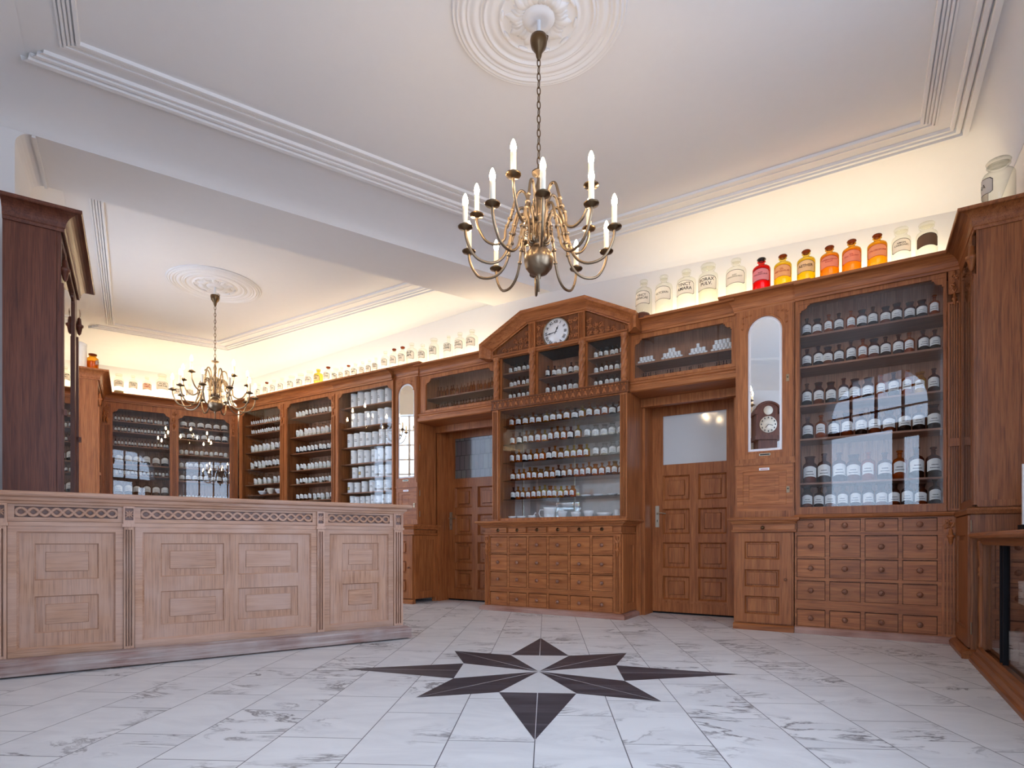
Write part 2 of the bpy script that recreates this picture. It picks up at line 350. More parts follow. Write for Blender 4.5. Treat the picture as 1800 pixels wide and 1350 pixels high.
# ================================================================== setting
def isect(p, d, q, e):
    k = d.x*e.y-d.y*e.x; t = ((q.x-p.x)*e.y-(q.y-p.y)*e.x)/k; return p+d*t
def line(kind, c):
    if kind == 'B': return wp('B', 0, c).xy, wp('B', 1, 0).xy
    if kind == 'R': return wp('B', c, 0).xy, wp('B', 0, 1).xy
    if kind == 'L': return wp('L', 0, c).xy, wp('L', 1, 0).xy
    if kind == 'W': return wp('L', c, 0).xy, wp('L', 0, 1).xy
    return Vector((0, c)), Vector((1, 0))
def poly(lines):
    n = len(lines); out = []
    for i in range(n):
        a = line(*lines[i-1]); b = line(*lines[i]); out.append(isect(a[0], a[1], b[0], b[1]))
    return out
CZ = 3.92
HQ0, HQ1, HZ = 5.33, 6.05, 3.70          # header between the two rooms
# floor
th0 = math.atan2(.07, 1.17)
SC = (.16, 3.415)
mb = MB(); fl_ = [wp('L', -2.2, 11.4), wp('L', 2.6, 11.4), Vector((2.6, 7.6, 0)), Vector((4.4, 3.2, 0)), Vector((3.2, -2.4, 0)), Vector((-3.2, -2.4, 0))]
rot = Matrix.Rotation(th0, 4, 'Z')
def toF(p): v = rot @ Vector((p.x-SC[0], p.y-SC[1], 0)); return (v.x, v.y)
mb.prism([toF(p) for p in fl_][::-1], -.05, 0.0)
floor = mb.build('floor', marb); floor.location = (SC[0], SC[1], 0); floor.rotation_euler = (0, 0, -th0); tag(floor, kind='structure')
def pol(a, r): a = math.radians(a); return (r*sin(a), r*cos(a))
def flat(mb, pts, z, m=0): mb.add([(x, y, z) for x, y in pts], [tuple(range(len(pts)))[::-1]], m)
Rc, Rd, Rn = 1.18, .855, .52
mb = MB(); wh = MB(); ln = MB()
for k in range(4):
    a = 90*k
    nl, nr = pol(a-22.5, Rn), pol(a+22.5, Rn)
    flat(wh, [(0, 0), nl, nr], .0006)
    flat(mb, [nl, pol(a, Rc), nr], .0006)
    flat(mb, [(0, 0), pol(a+22.5, Rn), pol(a+45, Rd), pol(a+67.5, Rn)], .0008)
    for aa, r0, r1 in ((a, 0.0, Rc), (a+45, 0, Rd)):
        d = pol(aa, 1); n = (d[1]*.003, -d[0]*.003)
        flat(ln, [(n[0], n[1]), (-n[0], -n[1]), (d[0]*r1-n[0]*.3, d[1]*r1-n[1]*.3), (d[0]*r1+n[0]*.3, d[1]*r1+n[1]*.3)], .0012)
tag(mb.build('star_inlay', slate, floor), 'eight pointed star of black marble set in the white floor'); wh.build('star_centre', whitemarb, floor); ln.build('star_joint', whitemarb, floor)

# walls --------------------------------------------------------------
def wall_with_holes(mb, x0, x1, y0, y1, z0, z1, holes):
    xs = sorted({x0, x1, *[h[0] for h in holes], *[h[1] for h in holes]}); zs = sorted({z0, z1, *[h[2] for h in holes], *[h[3] for h in holes]})
    for i in range(len(xs)-1):
        for j in range(len(zs)-1):
            cx, cz = (xs[i]+xs[i+1])/2, (zs[j]+zs[j+1])/2
            if not any(h[0] < cx < h[1] and h[2] < cz < h[3] for h in holes): mb.box(xs[i], xs[i+1], y0, y1, zs[j], zs[j+1])
DR = (-1.955, -1.04); DL = (-4.70, -3.80)
mb = MB(); wall_with_holes(mb, -9.6, UR+.25, QB, QB+.25, 0, CZ, [(DR[0], DR[1], 0, 2.25), (DL[0], DL[1], 0, 2.25)]); struct('wall_back', mb, plaster, 'B', (-4, QB, 0))
mb = MB(); wall_with_holes(mb, -6.2, -.1, UR, UR+.25, 0, CZ, [(-3.6, -1.0, .95, 3.35)]); struct('wall_right', mb, plaster, 'R', (-3, UR, 0))
mb = MB(); wall_with_holes(mb, .2, QA+.25, -XL, -XL+.25, 0, CZ, [(6.5, 8.6, .95, 3.25)]); struct('wall_left', mb, plaster, 'W', (5, .95, 0))
mb = MB(); mb.box(XL-.25, 2.3, QA, QA+.25, 0, CZ); struct('wall_far', mb, plaster, 'L', (0, QA, 0))
# front wall with arched opening behind the camera
mb = MB(); XO = .85; sp, tp = 2.95, 3.62
arch = [(-XO, sp)]+[(-XO*cos(t*pi/16), sp+(tp-sp)*sin(t*pi/16)) for t in range(1, 16)]+[(XO, sp)]
for sgn in (-1, 1): mb.box(min(sgn*XO, sgn*1.35), max(sgn*XO, sgn*1.35), YF-.25, YF, 0, CZ)
for i in range(len(arch)-1):
    (xa, za), (xb, zb) = arch[i], arch[i+1]
    mb.add([(xa, YF-.25, za), (xb, YF-.25, zb), (xb, YF-.25, CZ), (xa, YF-.25, CZ), (xa, YF, za), (xb, YF, zb), (xb, YF, CZ), (xa, YF, CZ)], [(0, 1, 2, 3), (7, 6, 5, 4), (0, 4, 5, 1), (3, 2, 6, 7)])
struct('wall_front', mb, plaster, 'X', (0, YF, 0))
def bars(mb, L, y0, y1):
    for x0, x1, z0, z1 in L: mb.box(x0, x1, y0, y1, z0, z1)
mb = MB(); zz = lambda x: sp+(tp-sp)*math.sqrt(max(0, 1-(x/XO)**2))
bars(mb, [(-XO, XO, 2.60, 2.70), (-XO, XO, 2.93, 2.955), (-XO, XO, 3.24, 3.265)], YF-.16, YF-.11)
for x in (-.425, 0, .425): mb.box(x-.014, x+.014, YF-.16, YF-.11, 2.65, zz(x))
struct('window_1', mb, dark, 'X', (0, YF, 2.6))
# entrance door: left leaf open (camera stands in it), right leaf closed with a leaded strip
D = Th('door_3', None, None, 'X', .55, YF-.15, 0, kind='structure')
mb = MB(); wall_with_holes(mb, .26, XO, YF-.18, YF-.13, 0, 2.6, [(.42, .66, .9, 2.45)]); lf = D.part('door_leaf', mb, dark)
mb = MB(); mb.box(.42, .66, YF-.16, YF-.155, .9, 2.45)
D.sub('leaded_pane', mb, pane, lf)
# windows out of view that light the rooms
for nm, fr, x0, x1, y, z0, z1, nx, nz in (('window_2', 'R', -3.6, -1.0, UR+.12, .95, 3.35, 6, 4), ('window_3', 'W', 6.5, 8.6, -XL+.12, .95, 3.25, 9, 8)):
    mb = MB()
    for i in range(nx+1):
        x = x0+(x1-x0)*i/nx; mb.box(x-.02, x+.02, y, y+.04, z0, z1)
    for i in range(nz+1):
        z = z0+(z1-z0)*i/nz; mb.box(x0, x1, y, y+.04, z-.015, z+.015)
    struct(nm, mb, white_trim if nm == 'window_3' else dark, fr, ((x0+x1)/2, y, z0))
# header and its left jamb
mb = MB(); JX = -.706
ar = .10
pts = [(XL, 0), (JX, 0), (JX, HZ-ar)]+[(JX+ar*(1-cos(t*pi/12)), HZ-ar+ar*sin(t*pi/12)) for t in range(1, 7)]
hp = pts+[(9.0, HZ), (9.0, CZ), (XL, CZ)]
pr = [(x, z) for x, z in hp]
# clip right end at the back wall
def headpoly(q):
    a = line('L', q); b = line('B', QB+.02); p = isect(a[0], a[1], b[0], b[1]); return (p.x*cos(aL)+p.y*sin(aL))
xe0, xe1 = headpoly(HQ0), headpoly(HQ1)
n = len(hp); f0 = [(min(x, xe0) if x > 5 else x, HQ0, z) for x, z in hp]; f1 = [(min(x, xe1) if x > 5 else x, HQ1, z) for x, z in hp]
f0 = [((xe0 if x > 2 else x), y, z) for x, y, z in f0]; f1 = [((xe1 if x > 2 else x), y, z) for x, y, z in f1]
mb.add(f0+f1, [tuple(range(n)), tuple(range(n, 2*n))[::-1]]+[(i, n+i, n+(i+1)%n, (i+1)%n) for i in range(n)])
mb.box(JX+ar-.008, JX+ar+.014, HQ0+.002, HQ1-.002, HZ-.018, HZ+.01)
struct('trim_1', mb, plaster, 'L', (0, 5.7, 0))['label'] = 'white header wall spanning the opening between the two rooms'
# ceiling
mb = MB(); mb.prism([(p.x, p.y) for p in fl_][::-1], CZ, CZ+.1); struct('ceiling', mb, plaster)
def offs(lines, d):   # move each line inwards by d (sign per kind)
    return [(k, c+s*d, s) for k, c, s in lines]
def cove(lines_in, lines_wall, zw, name):
    Pi = poly([l[:2] for l in lines_in]); Pw = poly([l[:2] for l in lines_wall]); n = len(Pi); N = 10; mb = MB(); vs = []
    for t in range(N+1):
        a = pi/2*t/N
        for i in range(n):
            w = Pi[i].lerp(Pw[i], sin(a)); vs.append((w.x, w.y, CZ-.002-(CZ-zw[i])*(1-cos(a))))
    mb.add(vs, [(t*n+i, t*n+(i+1)%n, (t+1)*n+(i+1)%n, (t+1)*n+i) for t in range(N) for i in range(n)], 0, True)
    struct(name, mb, plaster)
def moulding(lines, name, strips, skip=()):
    for nm, lst in ((name, strips),):
        mb = MB()
        for d, w, hgt in lst:
            A = poly([(k, c+s*d) for k, c, s in lines]); B_ = poly([(k, c+s*(d+w)) for k, c, s in lines]); C_ = poly([(k, c+s*(d+w/2)) for k, c, s in lines]); n = len(A)
            vs = [(p.x, p.y, CZ) for p in A]+[(p.x, p.y, CZ-hgt) for p in poly([(k, c+s*(d+w*.15)) for k, c, s in lines])]+[(p.x, p.y, CZ-hgt) for p in poly([(k, c+s*(d+w*.85)) for k, c, s in lines])]+[(p.x, p.y, CZ) for p in B_]
            mb.add(vs, [(r*n+i, r*n+(i+1)%n, (r+1)*n+(i+1)%n, (r+1)*n+i) for r in range(3) for i in range(n) if i not in skip])
        struct(nm, mb, white_trim)
inner = [('L', 4.495, 1), ('B', 5.235, 1), ('R', .38, 1), ('Y', .37, -1), ('W', -.28, -1)]
wallp = [('L', HQ0-.002, 1), ('B', QB-.002, 1), ('R', UR-.002, 1), ('Y', YF+.002, -1), ('W', XL+.002, -1)]
bands = [(0, .028, .022), (.032, .018, .016), (.054, .018, .012), (.076, .018, .016), (.098, .016, .010)]
bands2 = [(.20, .030, .022), (.236, .04, .030), (.282, .05, .040)]
moulding(inner, 'trim_2', bands); moulding(inner, 'trim_3', bands2, (4,))
out_in = [(k, c+s*.30, s) for k, c, s in inner]
cove(out_in, wallp, [3.70, 3.70, 3.5, 3.5, 3.5], 'trim_4')
inner2 = [('L', 10.03, 1), ('B', 5.255, 1), ('L', 6.45, -1), ('W', -.23, -1)]
wallp2 = [('L', QA-.002, 1), ('B', QB-.002, 1), ('L', HQ1+.002, -1), ('W', XL+.002, -1)]
moulding(inner2, 'trim_5', bands); moulding(inner2, 'trim_6', bands2, (2, 3))
cove([(k, c+s*.30, s) for k, c, s in inner2], wallp2, [3.5, 3.5, 3.74, 3.74], 'trim_7')
mb = MB(); mb.box(-12, 12, -14, YF-.3, -.06, -.01); struct('ground', mb, street)

# ================================================================== joinery helpers
def slab(mb, x0, x1, z0, z1, y, t, panels, m=0, field=True, rec=.018, ins=.035, mf=None):
    """frame of rails and stiles with sunk, raised-field panels"""
    wall_with_holes2(mb, x0, x1, y, y+t, z0, z1, panels, m)
    for (a, b, c, d) in panels:
        e = .010
        mb.add([(a,y+.003,c),(b,y+.003,c),(b,y+.003,d),(a,y+.003,d),(a+e,y+rec,c+e),(b-e,y+rec,c+e),(b-e,y+rec,d-e),(a+e,y+rec,d-e)], [(0,1,5,4),(1,2,6,5),(2,3,7,6),(3,0,4,7),(4,5,6,7)], m if mf is None else mf)
        if field and (b-a) > 4*ins*.9 and (d-c) > 2.6*ins: mb.frustum(a+ins, b-ins, c+ins, d-ins, y+rec-.001, y+.004, .004, m if mf is None else mf)
def wall_with_holes2(mb, x0, x1, y0, y1, z0, z1, holes, m):
    xs = sorted({x0, x1, *[h[0] for h in holes], *[h[1] for h in holes]}); zs = sorted({z0, z1, *[h[2] for h in holes], *[h[3] for h in holes]})
    for j in range(len(zs)-1):
        run = None
        for i in range(len(xs)-1):
            cx, cz = (xs[i]+xs[i+1])/2, (zs[j]+zs[j+1])/2
            hole = any(h[0] < cx < h[1] and h[2] < cz < h[3] for h in holes)
            if not hole and run is None: run = xs[i]
            if hole and run is not None: mb.box(run, xs[i], y0, y1, zs[j], zs[j+1], m); run = None
        if run is not None: mb.box(run, x1, y0, y1, zs[j], zs[j+1], m)
def fluted(mb, x0, x1, z0, z1, y, t=.02, n=4, g=.007, m=0, caps=True):
    g = min(g*2.0, t-.004)
    w = (x1-x0); mar = w*.14; step = (w-2*mar)/n; pts = [(x0, y+t), (x0, y), (x0+mar, y)]
    for i in range(n):
        a = x0+mar+i*step; b = a+step*.60; pts += [(a+step*.10, y), (a+step*.16, y+g), (a+step*.62, y+g), (a+step*.68, y)]
    pts += [(x1, y), (x1, y+t)]
    c = .018 if caps else 0
    mb.prism(pts, z0+c, z1-c, m)
    if caps: mb.box(x0, x1, y, y+t, z0, z0+c, m); mb.box(x0, x1, y, y+t, z1-c, z1, m)
def knob(mb, x, y, z, r=.014, m=0):
    mb.lathe(x, y, [(r*.5, 0), (r*.42, -.010), (r*.9, -.014), (r*1.05, -.022), (r*.8, -.030), (.0001, -.033)], 12, m, 'y', cz=z)
def scroll(mb, x, y, z, r, dr=1, turns=1.4, a0=0, th=.006, m=0):
    pts = []; rad = []; N = 22
    for i in range(N):
        t = i/(N-1); a = a0+dr*turns*2*pi*t; rr = r*(1-t)**.8+.12*r; pts.append((x+rr*cos(a), y, z+rr*sin(a))); rad.append(th*(1-.45*t))
    mb.tube(pts, rad, 5, m)
    mb.lathe(x, y, [(.0001, -.006), (th*1.4, -.003), (th*1.5, .002)], 8, m, 'y', cz=z)
def leaf(mb, x, y, z, a, l, w, m=0, d=.008):
    c, s_ = cos(a), sin(a); vs = []
    N = 7
    for i in range(N):
        t = i/(N-1); ww = w*sin(pi*min(1, t*.92+.08))**.8*(1-.25*t); cx_, cz_ = x+c*l*t, z+s_*l*t
        vs += [(cx_-s_*ww, y, cz_+c*ww), (cx_, y-d*sin(pi*(.15+.8*t)), cz_), (cx_+s_*ww, y, cz_-c*ww)]
    fs = []
    for i in range(N-1): fs += [(3*i, 3*i+3, 3*i+4, 3*i+1), (3*i+1, 3*i+4, 3*i+5, 3*i+2)]
    mb.add(vs, fs, m, True)
def foliage(mb, x0, x1, z0, z1, y, m=0, seed=1, sz=.05, inside=None):
    r = random.Random(seed); nx = max(1, int((x1-x0)/sz)); nz = max(1, int((z1-z0)/sz))
    for i in range(nx):
        for j in range(nz):
            x = x0+(i+.5)*(x1-x0)/nx; z = z0+(j+.5)*(z1-z0)/nz
            if inside and not inside(x, z): continue
            dr = 1 if x > (x0+x1)/2 else -1
            scroll(mb, x, y, z, sz*.36, dr if (i+j)%2 else -dr, 1.2, r.uniform(0, 6), sz*.095, m)
            for k in range(4): leaf(mb, x, y, z, r.uniform(0, 2*pi), sz*.62, sz*.12, m, .014)
def cornice_prof(z0=2.835, z1=2.96, pr=.115):
    P = [(0, z0), (.012, z0), (.014, z0+.018), (.020, z0+.024)]
    for t in range(1, 8):
        a = t/8*pi/2; P.append((.020+(pr-.028)*(1-cos(a)), z0+.026+(z1-z0-.046)*sin(a)))
    P += [(pr-.006, z1-.022), (pr, z1-.016), (pr, z1), (0, z1)]
    return P
def pendant(mb, x, y, z, s=1.0, m=0):   # small carved drop hanging over a pilaster head
    mb.lathe(x, y, [(.0001, .0), (.010*s, .012*s), (.017*s, .05*s), (.024*s, .056*s), (.024*s, .068*s), (.014*s, .074*s), (.010*s, .11*s), (.0001, .12*s)], 10, m, 'z', cz=z)
    leaf(mb, x, y-.002, z+.12*s, pi/2-.5, .05*s, .010*s, m); leaf(mb, x, y-.002, z+.12*s, pi/2+.5, .05*s, .010*s, m)
def carcass(T, x0, x1, yf, yb, z0, z1, bm=None, mt=None):
    mb = MB(); w = mt or oak
    mb.box(x0, x0+.018, yf+.002, yb, z0, z1); mb.box(x1-.018, x1, yf+.002, yb, z0, z1)
    mb.box(x0, x1, yf+.002, yb, z1-.02, z1); mb.box(x0, x1, yf+.002, yb, z0, z0+.018)
    T.part('carcass', mb, w)
    mb = MB(); mb.box(x0+.018, x1-.018, yb-.016, yb-.004, z0+.018, z1-.02)
    return T.part('back_panel', mb, bm or backw)
def shelves(T, x0, x1, yf, yb, zs, mt=None, t=.016):
    for z in zs:
        mb = MB(); mb.box(x0, x1, yf, yb, z-t, z); T.part('shelf', mb, mt or shelfw)
def bracket(mb, x, z, sx, y0, y1, s=.05, m=0):
    pts = [(0, 0), (s*1.6, 0), (s*1.6, -s*.22), (s*1.34, -s*.26), (s*1.22, -s*.62), (s*.9, -s*.88), (s*.36, -s*.98), (s*.3, -s*1.3), (0, -s*1.3)]
    P = [(x+sx*a, z+b) for a, b in pts]
    if sx > 0: P = P[::-1]
    mb.prism_y(P, y0, y1, m)
def glazed(T, x0, x1, z0, z1, gx0, gx1, gz0, gz1, yf, t=.026, gy=None, br=True, mt=None, mirr=False, mp=None):
    """hinged glazed door: frame with stepped top corners and its pane"""
    mb = MB(); wall_with_holes2(mb, x0, x1, yf, yf+t, z0, z1, [(gx0, gx1, gz0, gz1)], 0)
    if br: bracket(mb, gx0, gz1, 1, yf+.004, yf+t-.004); bracket(mb, gx1, gz1, -1, yf+.004, yf+t-.004)
    e = .008
    for a, b, c, d in ((gx0, gx0+e, gz0, gz1), (gx1-e, gx1, gz0, gz1), (gx0, gx1, gz0, gz0+e)): mb.box(a, b, yf+.008, yf+t-.002, c, d)
    dr = T.part('glass_door', mb, mt or oak)
    mb = MB(); mb.box(gx0+.001, gx1-.001, yf+t*.5, yf+t*.5+.004, gz0+.001, gz1-.001)
    T.sub('glass_pane', mb, mp or pane, dr); return dr
def base_drawers(T, x0, x1, y, cols, rows, mt, gap=.009, kr=.014, skip=None):
    """cols list of (xa,xb), rows list of (za,zb): each drawer a part with its knob"""
    for (za, zb) in rows:
        for (xa, xb) in cols:
            mb = MB(); mb.box(xa+.005, xb-.005, y-.001, y+.03, za+.003, zb-.008)
            d = T.part('drawer', mb, mt)
            mb = MB(); knob(mb, (xa+xb)/2, y-.004, (za+zb)/2, kr); T.sub('knob', mb, brass_knob, d)
brass_knob = wood('knob_wood', (.20, .08, .045), (.28, .12, .07), (.36, .17, .10), 'z', rough=.22)

# ================================================================== bottles
def label_patch(mb, r, z0, z1, ha, m, off=.0012, top=.12, bot=.06, cut=.0):
    N = 10; vs = []; hgt = z1-z0
    for i in range(N+1):
        a = -ha+2*ha*i/N; k = abs(i/N*2-1); x, y = (r+off)*sin(a), -(r+off)*cos(a)
        up = top*hgt*(1-k**2); lo = bot*hgt*(1-k**2)
        c = cut*hgt if i in (0, N) else 0
        vs += [(x, y, z0+lo+c), (x, y, z1+up-top*hgt*.5-c)]
    mb.add(vs, [(2*i, 2*i+2, 2*i+3, 2*i+1) for i in range(N)], m, True)
def dashes(mb, r, z, ha, m, rnd, h=.006, off=.002):
    a = -ha
    while a < ha:
        w = rnd.uniform(.05, .13); b = min(ha, a+w)
        vs = [((r+off)*sin(t), -(r+off)*cos(t), zz) for t in (a, b) for zz in (z, z+h)]
        mb.add(vs, [(0, 2, 3, 1)], m); a = b+rnd.uniform(.02, .05)
def prof_bottle(kind, r, h):
    if kind == 'N':
        body = [(r*.9, 0), (r, h*.02), (r, h*.57), (r*.96, h*.62), (r*.78, h*.68), (r*.45, h*.72), (r*.30, h*.745), (r*.28, h*.84), (r*.38, h*.86), (r*.38, h*.875), (.0001, h*.876)]
        stop = [(r*.26, h*.87), (r*.26, h*.90), (r*.42, h*.925), (r*.46, h*.965), (r*.38, h*.985), (.0001, h)]
    elif kind in ('NB', 'WB'):
        k, st_ = (.34, 'N') if kind == 'NB' else (.60, 'W')
        body = [(r*.93, 0), (r, h*.012), (r, h*.71), (r*.985, h*.74), (r*.92, h*.77), (r*.76, h*.795), (r*(k+.10), h*.81), (r*k, h*.83), (r*k, h*.885), (r*(k+.13), h*.90), (r*(k+.13), h*.912), (.0001, h*.913)]
        stop = [(r*k*.9, h*.908), (r*k, h*.925), (r*(k+.14), h*.945), (r*(k+.17), h*.965), (r*(k+.10), h*.985), (.0001, h)]
    elif kind == 'W':
        body = [(r*.9, 0), (r, h*.02), (r, h*.60), (r*.97, h*.65), (r*.84, h*.70), (r*.66, h*.735), (r*.60, h*.76), (r*.60, h*.86), (r*.70, h*.875), (r*.70, h*.89), (.0001, h*.891)]
        stop = [(r*.58, h*.885), (r*.60, h*.91), (r*.78, h*.935), (r*.80, h*.96), (r*.6, h*.975), (.0001, h*.98)]
    else:  # slim vial
        body = [(r*.95, 0), (r, h*.03), (r, h*.60), (r*.75, h*.68), (r*.34, h*.72), (r*.32, h*.90), (r*.42, h*.91), (r*.42, h*.93), (.0001, h*.931)]
        stop = [(r*.28, h*.92), (r*.36, h*.95), (r*.36, h*.98), (.0001, h)]
    return body, stop
CACHE = {}
def bottle_one(kind, r, h, g, l, fill, lab=True, st=None, seed=0, n=12):
    """small bottle, one mesh"""
    key = (kind, round(r, 3), round(h, 3), g, l, round(fill, 2), lab, seed)
    if key in CACHE: return CACHE[key]
    mb = MB(); b, s_ = prof_bottle(kind, r, h); mb.lathe(0, 0, b, n, 0)
    if l: rr = r*.93; mb.lathe(0, 0, [(rr*.9, h*.015), (rr, h*.03), (rr, h*fill), (.0001, h*fill+.0005)], n, 1)
    mb.lathe(0, 0, s_, n, 2)
    if lab:
        rn = random.Random(seed); label_patch(mb, r, h*.17, h*.56, 1.1, 3, .0008, .30, .16)
        dashes(mb, r, h*.39, .5, 4, rn, h*.028, .0014); dashes(mb, r, h*.29, .62, 4, rn, h*.028, .0014)
    me = mb.build('tmp', [gl[g], liq[l] if l else gl[g], st or gl[g], paper, ink])
    CACHE[key] = me.data; bpy.data.objects.remove(me); return CACHE[key]
def bottle_parts(kind, r, h, g, l, fill, seed=0, n=18, st=None, labm=None):
    key = ('p', kind, round(r, 3), round(h, 3), g, l, round(fill, 2), seed, labm)
    if key in CACHE: return CACHE[key]
    b, s_ = prof_bottle(kind, r, h); out = []
    mb = MB(); mb.lathe(0, 0, b, n, 0)
    if l: rr = r*.94; mb.lathe(0, 0, [(rr*.9, h*.012), (rr, h*.025), (rr, h*fill), (.0001, h*fill+.0005)], n, 1)
    out.append(('body', mb, [gl[g], liq[l] if l else gl[g]]))
    mb = MB(); mb.lathe(0, 0, s_, n, 0); out.append(('stopper', mb, [st or gl[g]]))
    mb = MB(); rn = random.Random(seed); label_patch(mb, r, h*.18, h*.56, 1.05 if g in ('brown', 'clear', 'red') else .82, 0, .0010, .22, .14)
    dashes(mb, r, h*.385, .42, 1, rn, h*.030, .0018); dashes(mb, r, h*.29, .6, 1, rn, h*.030, .0018)
    out.append(('label', mb, [labm or paper, ink]))
    ms = []
    for nm, m_, mt in out:
        o = m_.build(nm, mt); ms.append((nm, o.data)); bpy.data.objects.remove(o)
    CACHE[key] = ms; return ms
def place(name, mesh, fr, x, y, z, yaw, label, cat, group):
    o = bpy.data.objects.new(name, mesh); COL.objects.link(o); o.location = wp(fr, x, y, z); o.rotation_euler = (0, 0, FR[fr]+yaw)
    return tag(o, label, cat, group)
def place_parts(name, ms, fr, x, y, z, yaw, label, cat, group):
    e = bpy.data.objects.new(name, None); COL.objects.link(e); e.location = wp(fr, x, y, z); e.rotation_euler = (0, 0, FR[fr]+yaw); e.empty_display_size = .03
    tag(e, label, cat, group)
    for nm, me in ms:
        o = bpy.data.objects.new(nm, me); COL.objects.link(o); o.parent = e
    return e
ORD = 'first second third fourth fifth sixth seventh eighth ninth tenth eleventh twelfth thirteenth fourteenth fifteenth sixteenth seventeenth eighteenth nineteenth twentieth'.split()+['twenty-'+w for w in 'first second third fourth fifth sixth seventh eighth ninth'.split()]
COLW = {'clear': 'clear', 'green': 'pale clear', 'amber': 'amber', 'brown': 'brown', 'yellow': 'yellow', 'orange': 'orange', 'red': 'red', 'olive': 'honey-coloured'}
def row(name, kindword, fr, xs, y, z, where, group, spec, parts=False, cat='bottle', dense=1):
    """spec(i) -> kind, r, h, glass, liquid, fill, seed[, label]"""
    for i, x in enumerate(xs):
        sp_ = spec(i)
        kind, r, h, g, l, fill, sd = sp_[:7]; lb = sp_[7] if len(sp_) > 7 else True
        lab = f"{COLW[g]} {kindword}, {ORD[i]} from left, {where}"
        yy = y+R_.uniform(-.006, .006); yaw = R_.uniform(-.16, .16)
        if parts: place_parts(name, bottle_parts(kind, r, h, g, l, fill, sd), fr, x, yy, z, yaw, lab, cat, group)
        else: place(name, bottle_one(kind, r, h, g, l, fill, lb, None, sd), fr, x, yy, z, yaw, lab, cat, group)
def lin(a, b, n, j=.0): return [a+(b-a)*(i+.5)/n+R_.uniform(-j, j) for i in range(n)]
def text_mesh(s, size, R, zc, off=.0024):
    cu = bpy.data.curves.new('t', 'FONT'); cu.body = s; cu.size = size; cu.align_x = 'CENTER'; cu.align_y = 'CENTER'; cu.space_line = .95; cu.resolution_u = 2; cu.offset = size*.018
    o = bpy.data.objects.new('t', cu); COL.objects.link(o); dg = bpy.context.evaluated_depsgraph_get(); dg.update()
    me = bpy.data.meshes.new_from_object(o.evaluated_get(dg)); bpy.data.objects.remove(o)
    for v in me.vertices:
        x, y = v.co.x, v.co.y
        if R: a = x/R; v.co = Vector(((R+off)*sin(a), -(R+off)*cos(a), zc+y))
        else: v.co = Vector((x, 0, y+zc))
    me.materials.clear()
    return me
# ================================================================== back wall joinery
YB = 5.90
CP = cornice_prof()
def top_board(T, x0, x1, yf, yb, z=2.95, mt=None):
    mb = MB(); mb.box(x0, x1, yf, yb, z-.012, z); T.part('top_board', mb, mt or oakh)
def pil_head(mb, x0, x1, y, z0, z1, m=0):   # carved head block of a pilaster with hanging drop
    mb.box(x0, x1, y+.004, y+.02, z0, z1, m)
    foliage(mb, x0+.004, x1-.004, z0+.02, z1-.01, y+.002, m, 3, (x1-x0)*.9)
    pendant(mb, (x0+x1)/2, y+.002, z0-.09, (x1-x0)/.085*.9, m)

# ---- tall drawer case on the right -------------------------------------------------
def right_case():
    T = Th('drawer_cabinet', 'tall oak cabinet with twenty knobbed drawers below and a large glazed case above', 'cabinet', 'B', .08, 5.45)
    mb = MB(); x0, x1 = -.478, .655
    mb.box(x0, x1, 5.472, YB, .05, .97); T.part('base', mb, oak)
    mb = MB(); cols = [(-.463, -.248), (-.219, .003), (.031, .256), (.282, .505)]
    rows = [(.858, .962), (.645, .827), (.472, .632), (.283, .447), (.060, .205)]
    slots = [(a, b, c, d) for a, b in cols for c, d in rows]
    wall_with_holes2(mb, x0, .66, 5.430, 5.472, .05, .972, slots, 0)
    for a, b in cols: mb.box(a, b, 5.434, 5.446, .225, .272); mb.box(a, b, 5.428, 5.446, .236, .244); mb.box(a, b, 5.428, 5.446, .256, .262)
    T.part('drawer_frame', mb, oakh)
    base_drawers(T, x0, x1, 5.432, cols, rows, oakh, kr=.021)
    mb = MB(); fluted(mb, .530, .640, .055, .80, 5.418, .03, 4, .009); pil_head(mb, .535, .635, 5.416, .84, .965); T.part('pilaster', mb, oak)
    mb = MB(); mb.prism_x([(5.46, 0), (5.395, 0), (5.395, .035), (5.405, .05), (5.42, .055), (5.46, .055)], x0, .66); T.part('plinth', mb, plinthw)
    mb = MB(); mb.prism_x([(YB, .97), (5.415, .97), (5.400, .978), (5.395, .99), (5.400, 1.0), (5.47, 1.008), (YB, 1.008)], x0, .67); T.part('ledge', mb, oakh)
    carcass(T, x0, x1, 5.49, YB, 1.008, 2.94)
    shelves(T, x0+.02, x1-.02, 5.56, YB-.02, [2.565, 2.295, 1.960, 1.668, 1.284, 1.060])
    glazed(T, x0, .565, 1.008, 2.86, -.449, .553, 1.062, 2.80, 5.468)
    mb = MB(); fluted(mb, .570, .652, 1.01, 2.60, 5.455, .035, 4, .008); pil_head(mb, .574, .650, 5.452, 2.66, 2.84); mb.box(.572, .650, 5.445, 5.47, 1.50, 1.56); T.part('pilaster', mb, oak)
    mb = MB(); mb.sweep([(-.478, 5.46), (.66, 5.46)], CP); T.part('cornice', mb, oakh)
    top_board(T, x0, x1, 5.46, YB)
right_case()
PW = 'tall drawer cabinet'
def mix(seed, kinds, base_r, base_h, var=.06):
    r = random.Random(seed)
    def f(i):
        k, g, l, fill = kinds[r.randrange(len(kinds))]; s = 1+r.uniform(-var, var)
        return k, base_r*(1 if k != 'W' else 1.05), base_h*(s if k != 'W' else .95*s), g, l, fill, r.randrange(3)
    return f
KB = [('N', 'brown', 'brown', .45), ('N', 'brown', 'dark', .4), ('W', 'brown', 'tan', .35), ('N', 'amber', 'amber', .3), ('N', 'brown', 'brown', .3), ('W', 'brown', 'dark', .5)]
